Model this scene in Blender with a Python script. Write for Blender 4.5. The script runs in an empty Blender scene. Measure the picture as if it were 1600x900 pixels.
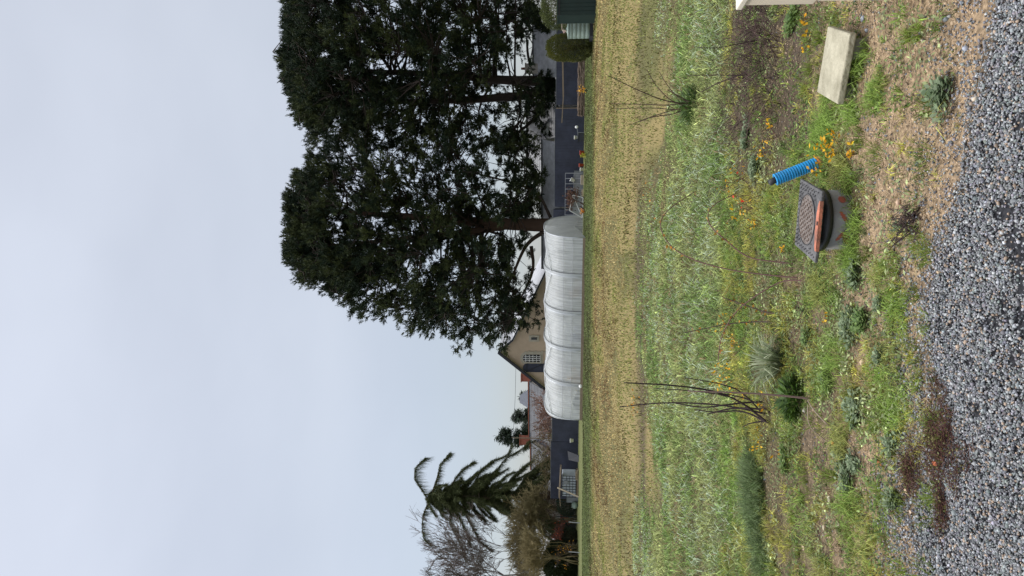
import bpy, math
import numpy as np
R_ = math.radians
rng = np.random.default_rng(7)
sc = bpy.context.scene
COL = sc.collection

# ------------------------------------------------------------------ camera
EYE = 1.55; F_PX = 1150.0; PITCH = R_(3.7); ROLL = R_(0.4)
cam_d = bpy.data.cameras.new('camera'); cam = bpy.data.objects.new('camera', cam_d); COL.objects.link(cam)
cam_d.sensor_fit = 'HORIZONTAL'; cam_d.sensor_width = 36; cam_d.lens = F_PX/1600*36
cam_d.clip_start = 0.05; cam_d.clip_end = 3000
FW = np.array([0, math.cos(PITCH), math.sin(PITCH)])
U0 = np.array([0, -math.sin(PITCH), math.cos(PITCH)]); R0 = np.array([1., 0, 0])
RT = R0*math.cos(ROLL) + U0*math.sin(ROLL)
UP = U0*math.cos(ROLL) - R0*math.sin(ROLL)
from mathutils import Matrix
M4 = Matrix.Identity(4)
for i in range(3):
    M4[i][0] = -UP[i]; M4[i][1] = RT[i]; M4[i][2] = -FW[i]
M4[2][3] = EYE
cam.matrix_world = M4
sc.camera = cam
sc.render.resolution_x = 1024; sc.render.resolution_y = 576

# ------------------------------------------------------------------ sky, sun, exposure
SUN_EL = R_(60); SUN_AZ = R_(292)          # azimuth clockwise from +Y
w = bpy.data.worlds.new('World'); sc.world = w; w.use_nodes = True
nt = w.node_tree; nt.nodes.clear(); N = nt.nodes.new; L = nt.links.new
sky = N('ShaderNodeTexSky'); sky.sky_type = 'NISHITA'; sky.sun_disc = False
sky.sun_elevation = SUN_EL; sky.sun_rotation = SUN_AZ; sky.dust_density = 1; sky.air_density = 1.0
bg1 = N('ShaderNodeBackground'); bg1.inputs['Strength'].default_value = 0.05
L(sky.outputs[0], bg1.inputs[0])
# overcast cloud deck: brighter towards the zenith, soft mottling
tc = N('ShaderNodeTexCoord'); sep = N('ShaderNodeSeparateXYZ'); L(tc.outputs['Generated'], sep.inputs[0])
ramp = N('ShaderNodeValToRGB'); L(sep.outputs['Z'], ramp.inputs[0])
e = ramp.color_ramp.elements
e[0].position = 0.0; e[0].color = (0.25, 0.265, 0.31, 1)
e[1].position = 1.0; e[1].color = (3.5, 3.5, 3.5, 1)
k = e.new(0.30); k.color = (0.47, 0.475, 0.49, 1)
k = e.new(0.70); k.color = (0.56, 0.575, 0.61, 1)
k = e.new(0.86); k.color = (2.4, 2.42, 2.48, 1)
nz = N('ShaderNodeTexNoise'); nz.inputs['Scale'].default_value = 2.2; nz.inputs['Detail'].default_value = 4
mp = N('ShaderNodeMapping'); mp.inputs['Scale'].default_value = (1, 1, 2.2)
L(tc.outputs['Generated'], mp.inputs[0]); L(mp.outputs[0], nz.inputs['Vector'])
mr = N('ShaderNodeMapRange'); mr.inputs['From Min'].default_value = 0.3; mr.inputs['From Max'].default_value = 0.7
mr.inputs['To Min'].default_value = 0.91; mr.inputs['To Max'].default_value = 1.06
L(nz.outputs[0], mr.inputs[0])
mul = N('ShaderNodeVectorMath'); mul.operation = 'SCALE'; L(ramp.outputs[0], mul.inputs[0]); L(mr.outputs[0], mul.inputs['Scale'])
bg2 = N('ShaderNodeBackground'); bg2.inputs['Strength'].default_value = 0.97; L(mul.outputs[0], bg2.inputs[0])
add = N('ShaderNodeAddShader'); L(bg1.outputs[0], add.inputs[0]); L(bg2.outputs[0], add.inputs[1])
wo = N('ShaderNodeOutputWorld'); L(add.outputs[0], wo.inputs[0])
sd = bpy.data.lights.new('sun', 'SUN'); sd.energy = 1.5; sd.angle = R_(10); sd.color = (1, 0.965, 0.9)
so = bpy.data.objects.new('sun', sd); COL.objects.link(so)
so.rotation_euler = (R_(90)-SUN_EL, 0, -SUN_AZ+math.pi)
from mathutils import Vector
sdir = Vector((math.sin(SUN_AZ)*math.cos(SUN_EL), math.cos(SUN_AZ)*math.cos(SUN_EL), math.sin(SUN_EL)))
so.rotation_euler = sdir.to_track_quat('Z', 'Y').to_euler()
sc.view_settings.view_transform = 'Standard'; sc.view_settings.look = 'None'
sc.view_settings.exposure = 0.12; sc.view_settings.gamma = 1; sc.view_settings.use_curve_mapping = False

# ------------------------------------------------------------------ survey helpers (photo measurements -> places)
def ray(u, v): return FW + RT*(450-v)/F_PX + UP*(800-u)/F_PX
def P(u, v, Y):                       # place seen at u,v that stands Y metres out
    d = ray(u, v); t = Y/d[1]; return np.array([d[0]*t, Y, EYE+d[2]*t])
def Pz(u, v, z=0.0):                  # place seen at u,v at height z
    d = ray(u, v); t = (z-EYE)/d[2]; return np.array([d[0]*t, d[1]*t, z])
def G(u, v): return Pz(u, v, 0)

# ------------------------------------------------------------------ noise
def vnoise(x, y, s=1.0, seed=0):
    x = np.asarray(x, float)/s + 91.7*seed; y = np.asarray(y, float)/s - 37.3*seed
    xi = np.floor(x); yi = np.floor(y); fx = x-xi; fy = y-yi
    fx = fx*fx*(3-2*fx); fy = fy*fy*(3-2*fy)
    def h(a, b):
        t = np.sin(a*127.1+b*311.7+seed*17.3)*43758.5453; return t-np.floor(t)
    return (h(xi, yi)*(1-fx)+h(xi+1, yi)*fx)*(1-fy)+(h(xi, yi+1)*(1-fx)+h(xi+1, yi+1)*fx)*fy
def fbm(x, y, s=1.0, seed=0, o=3):
    r = 0; a = 1; t = 0
    for k in range(o): r = r+a*vnoise(x, y, s/2**k, seed+k*5); t += a; a *= .5
    return r/t
def noise3(p, s, seed=0):
    q = p/s
    return (vnoise(q[:, 0]+q[:, 2]*.37, q[:, 1]+q[:, 2]*.61, 1, seed)+vnoise(q[:, 2]+q[:, 1]*.29, q[:, 0]-q[:, 1]*.5, 1, seed+3))/2
def sstep(a, b, x):
    t = np.clip((x-a)/(b-a), 0, 1); return t*t*(3-2*t)

# ------------------------------------------------------------------ materials
def mat(name, c=(.5, .5, .5), rough=.8, var=.25, scale=6, bump=.2, bscale=None, metal=0, spec=.3, c2=None, stretch=(1, 1, 1)):
    m = bpy.data.materials.new(name); m.use_nodes = True; t = m.node_tree; b = t.nodes['Principled BSDF']
    b.inputs['Roughness'].default_value = rough; b.inputs['Metallic'].default_value = metal
    b.inputs['Specular IOR Level'].default_value = spec
    co = t.nodes.new('ShaderNodeTexCoord'); ma = t.nodes.new('ShaderNodeMapping'); ma.inputs['Scale'].default_value = stretch
    t.links.new(co.outputs['Object'], ma.inputs[0])
    n = t.nodes.new('ShaderNodeTexNoise'); n.inputs['Scale'].default_value = scale; n.inputs['Detail'].default_value = 6
    n.inputs['Roughness'].default_value = .65
    t.links.new(ma.outputs[0], n.inputs['Vector'])
    r = t.nodes.new('ShaderNodeValToRGB'); r.color_ramp.elements[0].position = .3; r.color_ramp.elements[1].position = .7
    lo = [max(0, x*(1-var)) for x in c]; hi = [min(1, x*(1+var)) for x in (c2 or c)]
    r.color_ramp.elements[0].color = (*lo, 1); r.color_ramp.elements[1].color = (*hi, 1)
    t.links.new(n.outputs[0], r.inputs[0]); t.links.new(r.outputs[0], b.inputs['Base Color'])
    if bump:
        n2 = t.nodes.new('ShaderNodeTexNoise'); n2.inputs['Scale'].default_value = bscale or scale*5; n2.inputs['Detail'].default_value = 4
        t.links.new(ma.outputs[0], n2.inputs['Vector'])
        bu = t.nodes.new('ShaderNodeBump'); bu.inputs['Strength'].default_value = bump; bu.inputs['Distance'].default_value = .02
        t.links.new(n2.outputs[0], bu.inputs['Height']); t.links.new(bu.outputs[0], b.inputs['Normal'])
    return m
def leafmat(name, trans=.3, rough=.6, spec=.3):
    m = bpy.data.materials.new(name); m.use_nodes = True; t = m.node_tree; b = t.nodes['Principled BSDF']
    a = t.nodes.new('ShaderNodeAttribute'); a.attribute_name = 'col'
    b.inputs['Roughness'].default_value = rough; b.inputs['Specular IOR Level'].default_value = spec
    t.links.new(a.outputs['Color'], b.inputs['Base Color'])
    if trans > 0:
        tr = t.nodes.new('ShaderNodeBsdfTranslucent'); t.links.new(a.outputs['Color'], tr.inputs[0])
        mx = t.nodes.new('ShaderNodeMixShader'); mx.inputs[0].default_value = trans
        o = t.nodes['Material Output']
        t.links.new(b.outputs[0], mx.inputs[1]); t.links.new(tr.outputs[0], mx.inputs[2]); t.links.new(mx.outputs[0], o.inputs[0])
    return m
GRASSM = leafmat('grass_blades', .35); LEAFM = leafmat('leaves', .3, .55); NEEDLEM = leafmat('needles', .12, .7, .2)
BARKM = leafmat('bark', 0, .9, .2); STONEM = leafmat('stones', 0, .75, .3)

# ------------------------------------------------------------------ mesh helpers
def prop(o, label=None, cat=None, group=None, kind=None):
    if label: o['label'] = label
    if cat: o['category'] = cat
    if group: o['group'] = group
    if kind: o['kind'] = kind
    return o
def link(name, me, m, parent=None):
    o = bpy.data.objects.new(name, me); COL.objects.link(o)
    if m is not None: me.materials.append(m)
    if parent is not None:
        o.parent = parent; o.location = [-c for c in parent.location]      # meshes are written in world metres
    return o
def root(name, loc, label, cat, group=None):
    o = bpy.data.objects.new(name, None); COL.objects.link(o); o.location = [float(c) for c in loc]; o.empty_display_size = .2
    return prop(o, label, cat, group)
def npmesh(name, V, F, C, m, parent=None, smooth=False):
    V = np.asarray(V, np.float32).reshape(-1, 3); F = np.asarray(F, np.int32)
    k = F.shape[1]; me = bpy.data.meshes.new(name)
    me.vertices.add(len(V)); me.vertices.foreach_set('co', V.ravel())
    me.loops.add(F.size); me.loops.foreach_set('vertex_index', F.ravel())
    me.polygons.add(len(F)); me.polygons.foreach_set('loop_start', np.arange(0, F.size, k, dtype=np.int32))
    me.update(calc_edges=True)
    if C is not None:
        C = np.asarray(C, np.float32).reshape(-1, 3); a = me.color_attributes.new('col', 'FLOAT_COLOR', 'POINT')
        a.data.foreach_set('color', np.concatenate([C, np.ones((len(C), 1), np.float32)], 1).ravel())
    if smooth: me.polygons.foreach_set('use_smooth', np.ones(len(F), bool))
    return link(name, me, m, parent)
class Buf:
    """collects triangles with colours"""
    def __init__(s): s.V = []; s.F = []; s.C = []; s.n = 0
    def add(s, V, F, C):
        V = np.asarray(V).reshape(-1, 3); C = np.asarray(C, float)
        if C.ndim == 1: C = np.tile(C, (len(V), 1))
        s.V.append(V); s.F.append(np.asarray(F)+s.n); s.C.append(C.reshape(-1, 3)); s.n += len(V)
    def make(s, name, m, parent=None, smooth=False):
        return npmesh(name, np.concatenate(s.V), np.concatenate(s.F), np.concatenate(s.C), m, parent, smooth)
def unit(a): return a/np.maximum(np.linalg.norm(a, axis=-1, keepdims=True), 1e-9)
def segs(B, A, Bp, ra, rb, col, k=5):
    """tapered prisms between points A[n,3] and Bp[n,3]"""
    A = np.atleast_2d(A); Bp = np.atleast_2d(Bp); n = len(A)
    ra = np.broadcast_to(ra, n).reshape(n, 1, 1); rb = np.broadcast_to(rb, n).reshape(n, 1, 1)
    d = unit(Bp-A); ref = np.where(np.abs(d[:, 2:3]) > .9, [[1., 0, 0]], [[0, 0, 1.]]); s = unit(np.cross(d, ref)); t = np.cross(d, s)
    an = np.arange(k)*2*math.pi/k; ring = s[:, None]*np.cos(an)[None, :, None]+t[:, None]*np.sin(an)[None, :, None]
    V = np.concatenate([A[:, None]+ring*ra, Bp[:, None]+ring*rb], 1)
    f = []
    for i in range(k):
        j = (i+1) % k; f += [[i, j, k+j], [i, k+j, k+i]]
    F = (np.array(f)[None]+np.arange(n)[:, None, None]*2*k).reshape(-1, 3)
    col = np.asarray(col, float)
    C = np.repeat(col, 2*k, axis=0) if col.ndim == 2 else np.tile(col, (n*2*k, 1))
    B.add(V, F, C)
def path(B, pts, r0, r1, col, k=6, sub=0):
    pts = np.array(pts, float)
    for _ in range(sub):                                   # corner cutting
        q = [pts[0]]
        for a, b in zip(pts[:-1], pts[1:]): q += [a*.75+b*.25, a*.25+b*.75]
        pts = np.array(q+[pts[-1]])
    n = len(pts); r = np.linspace(r0, r1, n)
    d = unit(np.gradient(pts, axis=0)); V = []
    ref = np.array([0, 0, 1.]) if abs(d[:, 2]).mean() < .8 else np.array([1., 0, 0])
    s = unit(np.cross(d, ref)); t = np.cross(d, s); an = np.arange(k)*2*math.pi/k
    V = pts[:, None]+(s[:, None]*np.cos(an)[None, :, None]+t[:, None]*np.sin(an)[None, :, None])*r[:, None, None]
    F = []
    for i in range(n-1):
        for j in range(k):
            a = i*k+j; b = i*k+(j+1) % k; F += [[a, b, b+k], [a, b+k, a+k]]
    V = V.reshape(-1, 3); c0 = len(V); V = np.concatenate([V, pts[:1], pts[-1:]])
    for j in range(k): F += [[(j+1) % k, j, c0], [(n-1)*k+j, (n-1)*k+(j+1) % k, c0+1]]
    B.add(V, F, col)
def blades(B, X, Y, Z, h, wd, lean, col, tip, face=None):
    n = len(X); th = rng.uniform(0, 2*math.pi, n); ph = rng.uniform(0, 2*math.pi, n) if face is None else face
    s = np.stack([np.cos(th), np.sin(th), np.zeros(n)], 1)*(wd/2)[:, None]
    l = np.stack([np.cos(ph), np.sin(ph), np.zeros(n)], 1)
    b = np.stack([X, Y, Z], 1); up = np.array([0, 0, 1.])
    m = b+up*(h*.6)[:, None]+l*(h*lean*.35)[:, None]
    t = b+up*(h*np.clip(1-.35*lean*lean, .15, 1))[:, None]+l*(h*lean)[:, None]
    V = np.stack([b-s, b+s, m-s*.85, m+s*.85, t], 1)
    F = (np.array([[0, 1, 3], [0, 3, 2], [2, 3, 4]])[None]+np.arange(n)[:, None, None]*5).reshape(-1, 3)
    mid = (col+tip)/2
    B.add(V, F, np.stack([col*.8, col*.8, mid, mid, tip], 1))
def leafs(B, pos, d, up, ln, wd, col):
    """folded diamond leaves from pos along d"""
    n = len(pos); d = unit(d); s = unit(np.cross(d, up)); nn = np.cross(s, d)
    ln = np.broadcast_to(ln, n)[:, None]; wd = np.broadcast_to(wd, n)[:, None]
    m = pos+d*ln*.5-nn*wd*.12
    V = np.stack([pos, m+s*wd*.5+nn*wd*.15, pos+d*ln, m-s*wd*.5+nn*wd*.15], 1)
    F = (np.array([[0, 1, 2], [0, 2, 3]])[None]+np.arange(n)[:, None, None]*4).reshape(-1, 3)
    col = np.asarray(col, float); C = np.repeat(col, 4, axis=0) if col.ndim == 2 else np.tile(col, (n*4, 1))
    B.add(V, F, C)
def rdir(n): return unit(rng.normal(size=(n, 3)))
def vary(c, n, a=.2, b=.08):
    c = np.asarray(c, float); return np.clip(c[None]*(1+rng.normal(0, a, (n, 1)))*(1+rng.normal(0, b, (n, 3))), .002, 1)
def mix(c1, c2, t): t = np.asarray(t)[:, None]; return np.asarray(c1)*(1-t)+np.asarray(c2)*t

# polygon-list meshes (boxes, lathes, prisms)
class MB:
    def __init__(s): s.v = []; s.f = []
    def poly(s, pts, faces):
        n = len(s.v); s.v += [tuple(float(c) for c in p) for p in pts]; s.f += [tuple(i+n for i in f) for f in faces]
    def box(s, c, sz, ax=None, rz=0.0):
        """box centred at c, size sz; ax: 3 axis vectors"""
        if ax is None:
            ax = [np.array([math.cos(rz), math.sin(rz), 0]), np.array([-math.sin(rz), math.cos(rz), 0]), np.array([0, 0, 1.])]
        c = np.array(c, float); p = []
        for k in (-.5, .5):
            for j, i in ((-.5, -.5), (-.5, .5), (.5, .5), (.5, -.5)):
                p.append(c+ax[0]*sz[0]*i+ax[1]*sz[1]*j+ax[2]*sz[2]*k)
        s.poly(p, [(3, 2, 1, 0), (4, 5, 6, 7), (0, 1, 5, 4), (1, 2, 6, 5), (2, 3, 7, 6), (3, 0, 4, 7)])
    def beam(s, a, b, w_, h_):
        a = np.array(a, float); b = np.array(b, float); d = unit(b-a)
        ref = np.array([0, 0, 1.]) if abs(d[2]) < .9 else np.array([0, 1., 0])
        x = unit(np.cross(d, ref)); y = np.cross(x, d); s.box((a+b)/2, (np.linalg.norm(b-a), w_, h_), [d, x, y])
    def prism(s, pts, ext):
        pts = [np.array(p, float) for p in pts]; n = len(pts); e2 = [p+np.array(ext) for p in pts]
        s.poly(pts+e2, [tuple(range(n)), tuple(range(2*n-1, n-1, -1))]+[((i+1) % n, i, n+i, n+(i+1) % n) for i in range(n)])
    def lathe(s, prof, c, k=24, axis=None, cap=True):
        """prof: list of (r, z)"""
        c = np.array(c, float)
        if axis is None: ex, ey, ez = np.eye(3)
        else:
            ez = unit(np.array(axis, float)); ex = unit(np.cross([0, 1., 0], ez)); ey = np.cross(ez, ex)
        pts = []; f = []
        for r, z in prof:
            for i in range(k):
                a = 2*math.pi*i/k; pts.append(c+ex*r*math.cos(a)+ey*r*math.sin(a)+ez*z)
        for j in range(len(prof)-1):
            for i in range(k):
                a = j*k+i; b = j*k+(i+1) % k; f.append((a, b, b+k, a+k))
        if cap: f.append(tuple(range(k-1, -1, -1))); f.append(tuple(range((len(prof)-1)*k, len(prof)*k)))
        s.poly(pts, f)
    def make(s, name, m, parent=None, smooth=False, bevel=0):
        me = bpy.data.meshes.new(name); me.from_pydata(s.v, [], s.f); me.update()
        if smooth:
            for p in me.polygons: p.use_smooth = len(p.vertices) == 4
        o = link(name, me, m, parent)
        if bevel:
            b = o.modifiers.new('bevel', 'BEVEL'); b.width = bevel; b.segments = 2; b.limit_method = 'ANGLE'
        return o

# ================================================================== TERRAIN
def hgt(x, y):
    x = np.asarray(x, float); y = np.asarray(y, float)
    near = np.clip(1-np.abs(y)/30, 0.0, 1)
    h = (fbm(x, y, .5, 3)-.5)*.05*near + (fbm(x, y, 2.2, 9)-.5)*.10*sstep(3.4, 6, y)
    return h + .02*(fbm(x, y, .13, 21)-.5)*near - .02*(1-sstep(3.0, 3.6, y))
GE = [G(u, v) for u, v in ((1545, -120), (1540, 0), (1515, 100), (1500, 200), (1480, 300), (1455, 400), (1432, 480), (1445, 560), (1458, 640), (1435, 720), (1418, 800), (1432, 900), (1440, 1020))][::-1]
def gravel_edge(x): return np.interp(x, [g[0] for g in GE], [g[1] for g in GE])
SAND = (.30, .215, .135); SOIL = (.15, .108, .072); DARK = (.03, .03, .034); GRAV = (.075, .08, .088)
LUSH = (.14, .18, .06); DRY = (.235, .19, .078); OLIVE = (.13, .13, .045); FARG = (.12, .145, .05)
def bare(x, y):                       # 0..1: how bare the soil is
    b = sstep(.50, .62, fbm(x, y, .55, 31))*(1-sstep(5.6, 6.6, y))*.9
    sand = (1-sstep(3.55, 4.15, y-.35*sstep(-.2, .6, x)+.5*(fbm(x, y, .8, 44)-.5)))
    sand = np.maximum(sand*(.42+.58*sstep(-.15, .35, x+.25*(fbm(x, y, .4, 41)-.5))), 0)*(.75+.5*(fbm(x, y, .3, 46)))
    brown = thick(x, y)*.8
    return np.clip(np.maximum(np.maximum(b, sand), brown), 0, 1)
SPOTS = [(*G(u, v)[:2], r) for u, v, r in ((1292, 832, .20), (1275, 790, .12), (1268, 668, .22), (1262, 720, .12), (1255, 640, .14), (1275, 500, .14), (1240, 530, .12), (1310, 860, .12), (1230, 800, .10), (1215, 250, .12), (1345, 540, .10), (1190, 400, .12))]
_bare0 = bare
def bare(x, y):
    b = _bare0(x, y); w_ = .5*(fbm(x, y, .12, 33)-.5)
    for cx_, cy_, r in SPOTS: b = np.maximum(b, sstep(.35, .65, np.exp(-((x-cx_)**2+((y-cy_)*.8)**2)/r**2)+w_))
    return b
def sandy(x, y): return 1-sstep(3.7, 4.5, y-.35*sstep(-.2, .6, x)+.6*(fbm(x, y, .8, 44)-.5))
def thick(x, y): return sstep(.55, 1.0, x-.02*y+.5*(fbm(x, y, .5, 12)-.5))*sstep(4.55, 4.9, y+.3*(fbm(x, y, .3, 13)-.5))*(1-sstep(6.3, 7.6, y+.8*(fbm(x, y, .5, 14)-.5)))
def dryline(x, y): return y+13*(fbm(x*.9, y*.5, 2.2, 73)-.5)+5.0*(fbm(x, y, .8, 74)-.5)+2.8*sstep(1.8, 4.2, x)-.6
def ground_col(x, y):
    n1 = fbm(x, y, .35, 2); n2 = fbm(x*.35, y, 1.6, 5)
    c = mix(SOIL, SAND, np.clip(sandy(x, y)+.25*(n1-.5), 0, 1))
    c = c*(.75+.5*vnoise(x, y, .03, 8))[:, None]
    g = sstep(4.0, 6.2, y); c = c*(1-g[:, None])+mix((.060, .052, .026), (.12, .105, .05), n1)*g[:, None]
    d = sstep(13, 15.5, dryline(x, y)); c = c*(1-d[:, None])+mix((.12, .115, .045), (.25, .195, .085), sstep(.4, .6, fbm(x, y*.24, 1.3, 81, 4)))*d[:, None]
    th = thick(x, y); c = c*(1-.8*th[:, None])+mix((.055, .042, .032), (.10, .072, .05), n1)*.8*th[:, None]
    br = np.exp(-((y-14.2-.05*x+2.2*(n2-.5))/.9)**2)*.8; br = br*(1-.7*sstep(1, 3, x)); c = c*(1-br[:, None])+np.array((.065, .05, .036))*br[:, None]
    f = sstep(33, 38, y+3*(n2-.5)); c = c*(1-f[:, None])+mix((.11, .13, .05), (.15, .15, .06), n1)*f[:, None]
    e = gravel_edge(x)+.14*(fbm(x, y, .25, 77)-.5); gr = sstep(-.02, .1, e-y); c = c*(1-gr[:, None])+np.array(DARK)*gr[:, None]
    return c
ys = np.concatenate([np.linspace(-25, 1.4, 30), np.geomspace(1.45, 9, 330)[0:], np.geomspace(9.05, 80, 220), np.geomspace(84, 1500, 40)])
t = np.linspace(-1, 1, 420); xs = np.sinh(t*6.3)/np.sinh(6.3)*900
XX, YY = np.meshgrid(xs, ys); ZZ = hgt(XX, YY)*(np.abs(YY) < 90)
V = np.stack([XX, YY, ZZ], -1).reshape(-1, 3); nx = len(xs); ny = len(ys)
I = (np.arange(ny-1)[:, None]*nx+np.arange(nx-1)[None]).ravel()
npmesh('ground', V, np.stack([I, I+1, I+nx+1, I+nx], 1), ground_col(V[:, 0], V[:, 1]), None, smooth=True)
gm = leafmat('soil', 0, .95, .15)
_t = gm.node_tree; _n = _t.nodes.new('ShaderNodeTexNoise'); _n.inputs['Scale'].default_value = 55; _n.inputs['Detail'].default_value = 8
_c = _t.nodes.new('ShaderNodeTexCoord'); _t.links.new(_c.outputs['Object'], _n.inputs['Vector'])
_b = _t.nodes.new('ShaderNodeBump'); _b.inputs['Strength'].default_value = .7; _b.inputs['Distance'].default_value = .015
_t.links.new(_n.outputs[0], _b.inputs['Height']); _t.links.new(_b.outputs[0], _t.nodes['Principled BSDF'].inputs['Normal'])
_m = _t.nodes.new('ShaderNodeMix'); _m.data_type = 'RGBA'; _m.blend_type = 'MULTIPLY'; _m.inputs[0].default_value = 1
_r = _t.nodes.new('ShaderNodeValToRGB'); _r.color_ramp.elements[0].position = .35; _r.color_ramp.elements[0].color = (.55, .55, .55, 1)
_r.color_ramp.elements[1].position = .65; _r.color_ramp.elements[1].color = (1.3, 1.3, 1.3, 1); _t.links.new(_n.outputs[0], _r.inputs[0])
_a = [q for q in _t.nodes if q.type == 'ATTRIBUTE'][0]
_t.links.new(_a.outputs['Color'], _m.inputs[6]); _t.links.new(_r.outputs[0], _m.inputs[7]); _t.links.new(_m.outputs[2], _t.nodes['Principled BSDF'].inputs['Base Color'])
gobj = bpy.data.objects['ground']; gobj.data.materials.append(gm); gobj['kind'] = 'structure'

# ------------------------------------------------------------------ gravel drive and grit
def ico():
    p = (1+5**.5)/2
    v = np.array([(-1, p, 0), (1, p, 0), (-1, -p, 0), (1, -p, 0), (0, -1, p), (0, 1, p), (0, -1, -p), (0, 1, -p), (p, 0, -1), (p, 0, 1), (-p, 0, -1), (-p, 0, 1)])/math.hypot(1, p)
    f = np.array([(0, 11, 5), (0, 5, 1), (0, 1, 7), (0, 7, 10), (0, 10, 11), (1, 5, 9), (5, 11, 4), (11, 10, 2), (10, 7, 6), (7, 1, 8), (3, 9, 4), (3, 4, 2), (3, 2, 6), (3, 6, 8), (3, 8, 9), (4, 9, 5), (2, 4, 11), (6, 2, 10), (8, 6, 7), (9, 8, 1)])
    return v, f
IV, IF = ico()
def stones(B, X, Y, Z, size, col):
    n = len(X); q = rng.normal(size=(n, 3, 3)); q, _ = np.linalg.qr(q)
    v = IV[None]*(1+rng.uniform(-.28, .28, (n, 12, 1)))*rng.uniform(.55, 1.15, (n, 1, 3))*(size/2)[:, None, None]
    v = np.einsum('nij,nkj->nki', q, v); v = v+np.stack([X, Y, Z], 1)[:, None]
    F = (IF[None]+np.arange(n)[:, None, None]*12).reshape(-1, 3)
    B.add(v, F, np.repeat(col, 12, axis=0))
def gravcol(n):
    k = rng.random(n)[:, None]; base = np.array([[.20, .205, .212]])*rng.lognormal(-.03, .34, (n, 1))*(1+rng.normal(0, .04, (n, 3)))
    tan = np.array([[.36, .27, .2]])*rng.uniform(.6, 1.3, (n, 1)); pale = np.array([[.38, .385, .385]])*rng.uniform(.8, 1.3, (n, 1))
    return np.where(k < .09, tan, np.where(k < .17, pale, base))
n = 150000; Y = np.sqrt(rng.uniform(1.9**2, 4.0**2, n)); X = Y*rng.uniform(-.56, .56, n)
ed = gravel_edge(X)+.16*(fbm(X, Y, .22, 77)-.5)-Y
thin = np.zeros(n)                                           # places where the black membrane shows through
for u, v, r in ((1592, 440, .13), (1565, 480, .10), (1545, 500, .07), (1580, 380, .10), (1560, 330, .08), (1590, 500, .09), (1575, 565, .05), (1470, 508, .04), (1592, 190, .07), (1520, 640, .05), (1585, 410, .09)):
    g = G(u, v); thin = np.maximum(thin, np.exp(-((X-g[0])**2+(Y-g[1])**2)/r**2*1.4))
keep = (rng.random(n) < np.maximum(sstep(-.08, .16, ed), (.13+.3*(1-sstep(-.3, .1, X)))*sstep(-.5, -.05, ed))*(1-.80*sstep(.40, .85, thin+1.1*(fbm(X, Y, .07, 4)-.5))))
X, Y = X[keep], Y[keep]; s = rng.lognormal(math.log(.0097), .27, len(X)); B = Buf()
stones(B, X, Y, hgt(X, Y)+rng.uniform(0, .012, len(X)), s, gravcol(len(X)))
prop(B.make('gravel', STONEM), kind='stuff', label='grey crushed stone drive spread over black membrane', cat='gravel')
n = 60000; Y = np.sqrt(rng.uniform(2.9**2, 5.6**2, n)); X = Y*rng.uniform(-.54, .54, n)
keep = (rng.random(n) < bare(X, Y)*(.25+sandy(X, Y)))&(Y > gravel_edge(X)-.12); X, Y = X[keep], Y[keep]; B = Buf()
c = np.where(rng.random((len(X), 1)) < .82, np.array([[.42, .31, .2]])*rng.uniform(.5, 1.35, (len(X), 1)), np.array([[.15, .16, .18]])*rng.uniform(.5, 1.6, (len(X), 1)))
stones(B, X, Y, hgt(X, Y)+.001, rng.lognormal(math.log(.0075), .38, len(X)), c)
prop(B.make('grit', STONEM), kind='stuff', label='tan grit and small stones on the bare soil', cat='grit')

# ------------------------------------------------------------------ grass
def fan(n, y0, y1, wdt=.54):
    Y = np.sqrt(rng.uniform(y0**2, y1**2, n)); return Y*rng.uniform(-wdt, wdt, n), Y
def px(Y): return Y/736.0
# near weedy turf
B = Buf()
nt_ = 15000; TX, TY = fan(nt_, 3.0, 7.0)
cl = fbm(TX, TY, .28, 51); cl2 = fbm(TX, TY, .9, 52); cl3 = fbm(TX, TY, .11, 53)
dens = (1-.95*bare(TX, TY))*sstep(.36, .58, cl*.55+.25*cl2+.2*cl3+.05*sstep(4, 6, TY))*(1-.75*thick(TX, TY))*sstep(-.05, .2, TY-gravel_edge(TX)+.3*(cl-.5))
dens = np.maximum(dens, .12*sstep(0, .1, TY-gravel_edge(TX)))
k = rng.random(nt_) < dens; TX, TY = TX[k], TY[k]; nt_ = len(TX)
per_ = rng.integers(7, 26, nt_); ti = np.repeat(np.arange(nt_), per_); n = len(ti); a = rng.uniform(0, 6.28, n); tr = rng.uniform(.006, .035, nt_)[ti]*np.sqrt(rng.random(n))
X = TX[ti]+tr*np.cos(a); Y = TY[ti]+tr*np.sin(a); yl = sstep(.38, .62, fbm(TX, TY, .35, 60)+rng.normal(0, .07, nt_))
tc_ = mix((.135, .215, .038), (.31, .30, .065), yl)*rng.lognormal(0, .38, (nt_, 1)); tc_[rng.random(nt_) < .12] = (.26, .19, .10); tc_[rng.random(nt_) < .10] = (.07, .11, .03)
th_ = rng.uniform(.018, .062, nt_)*(1+.5*sstep(4.2, 5.5, TY)); col = tc_[ti]*rng.lognormal(0, .22, (n, 1))
blades(B, X, Y, hgt(X, Y)-.003, th_[ti]*rng.uniform(.5, 1.15, n), rng.uniform(.0022, .0045, n), rng.uniform(.3, 2.0, n), col, col*1.5, face=a+rng.normal(0, .45, n))
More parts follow.
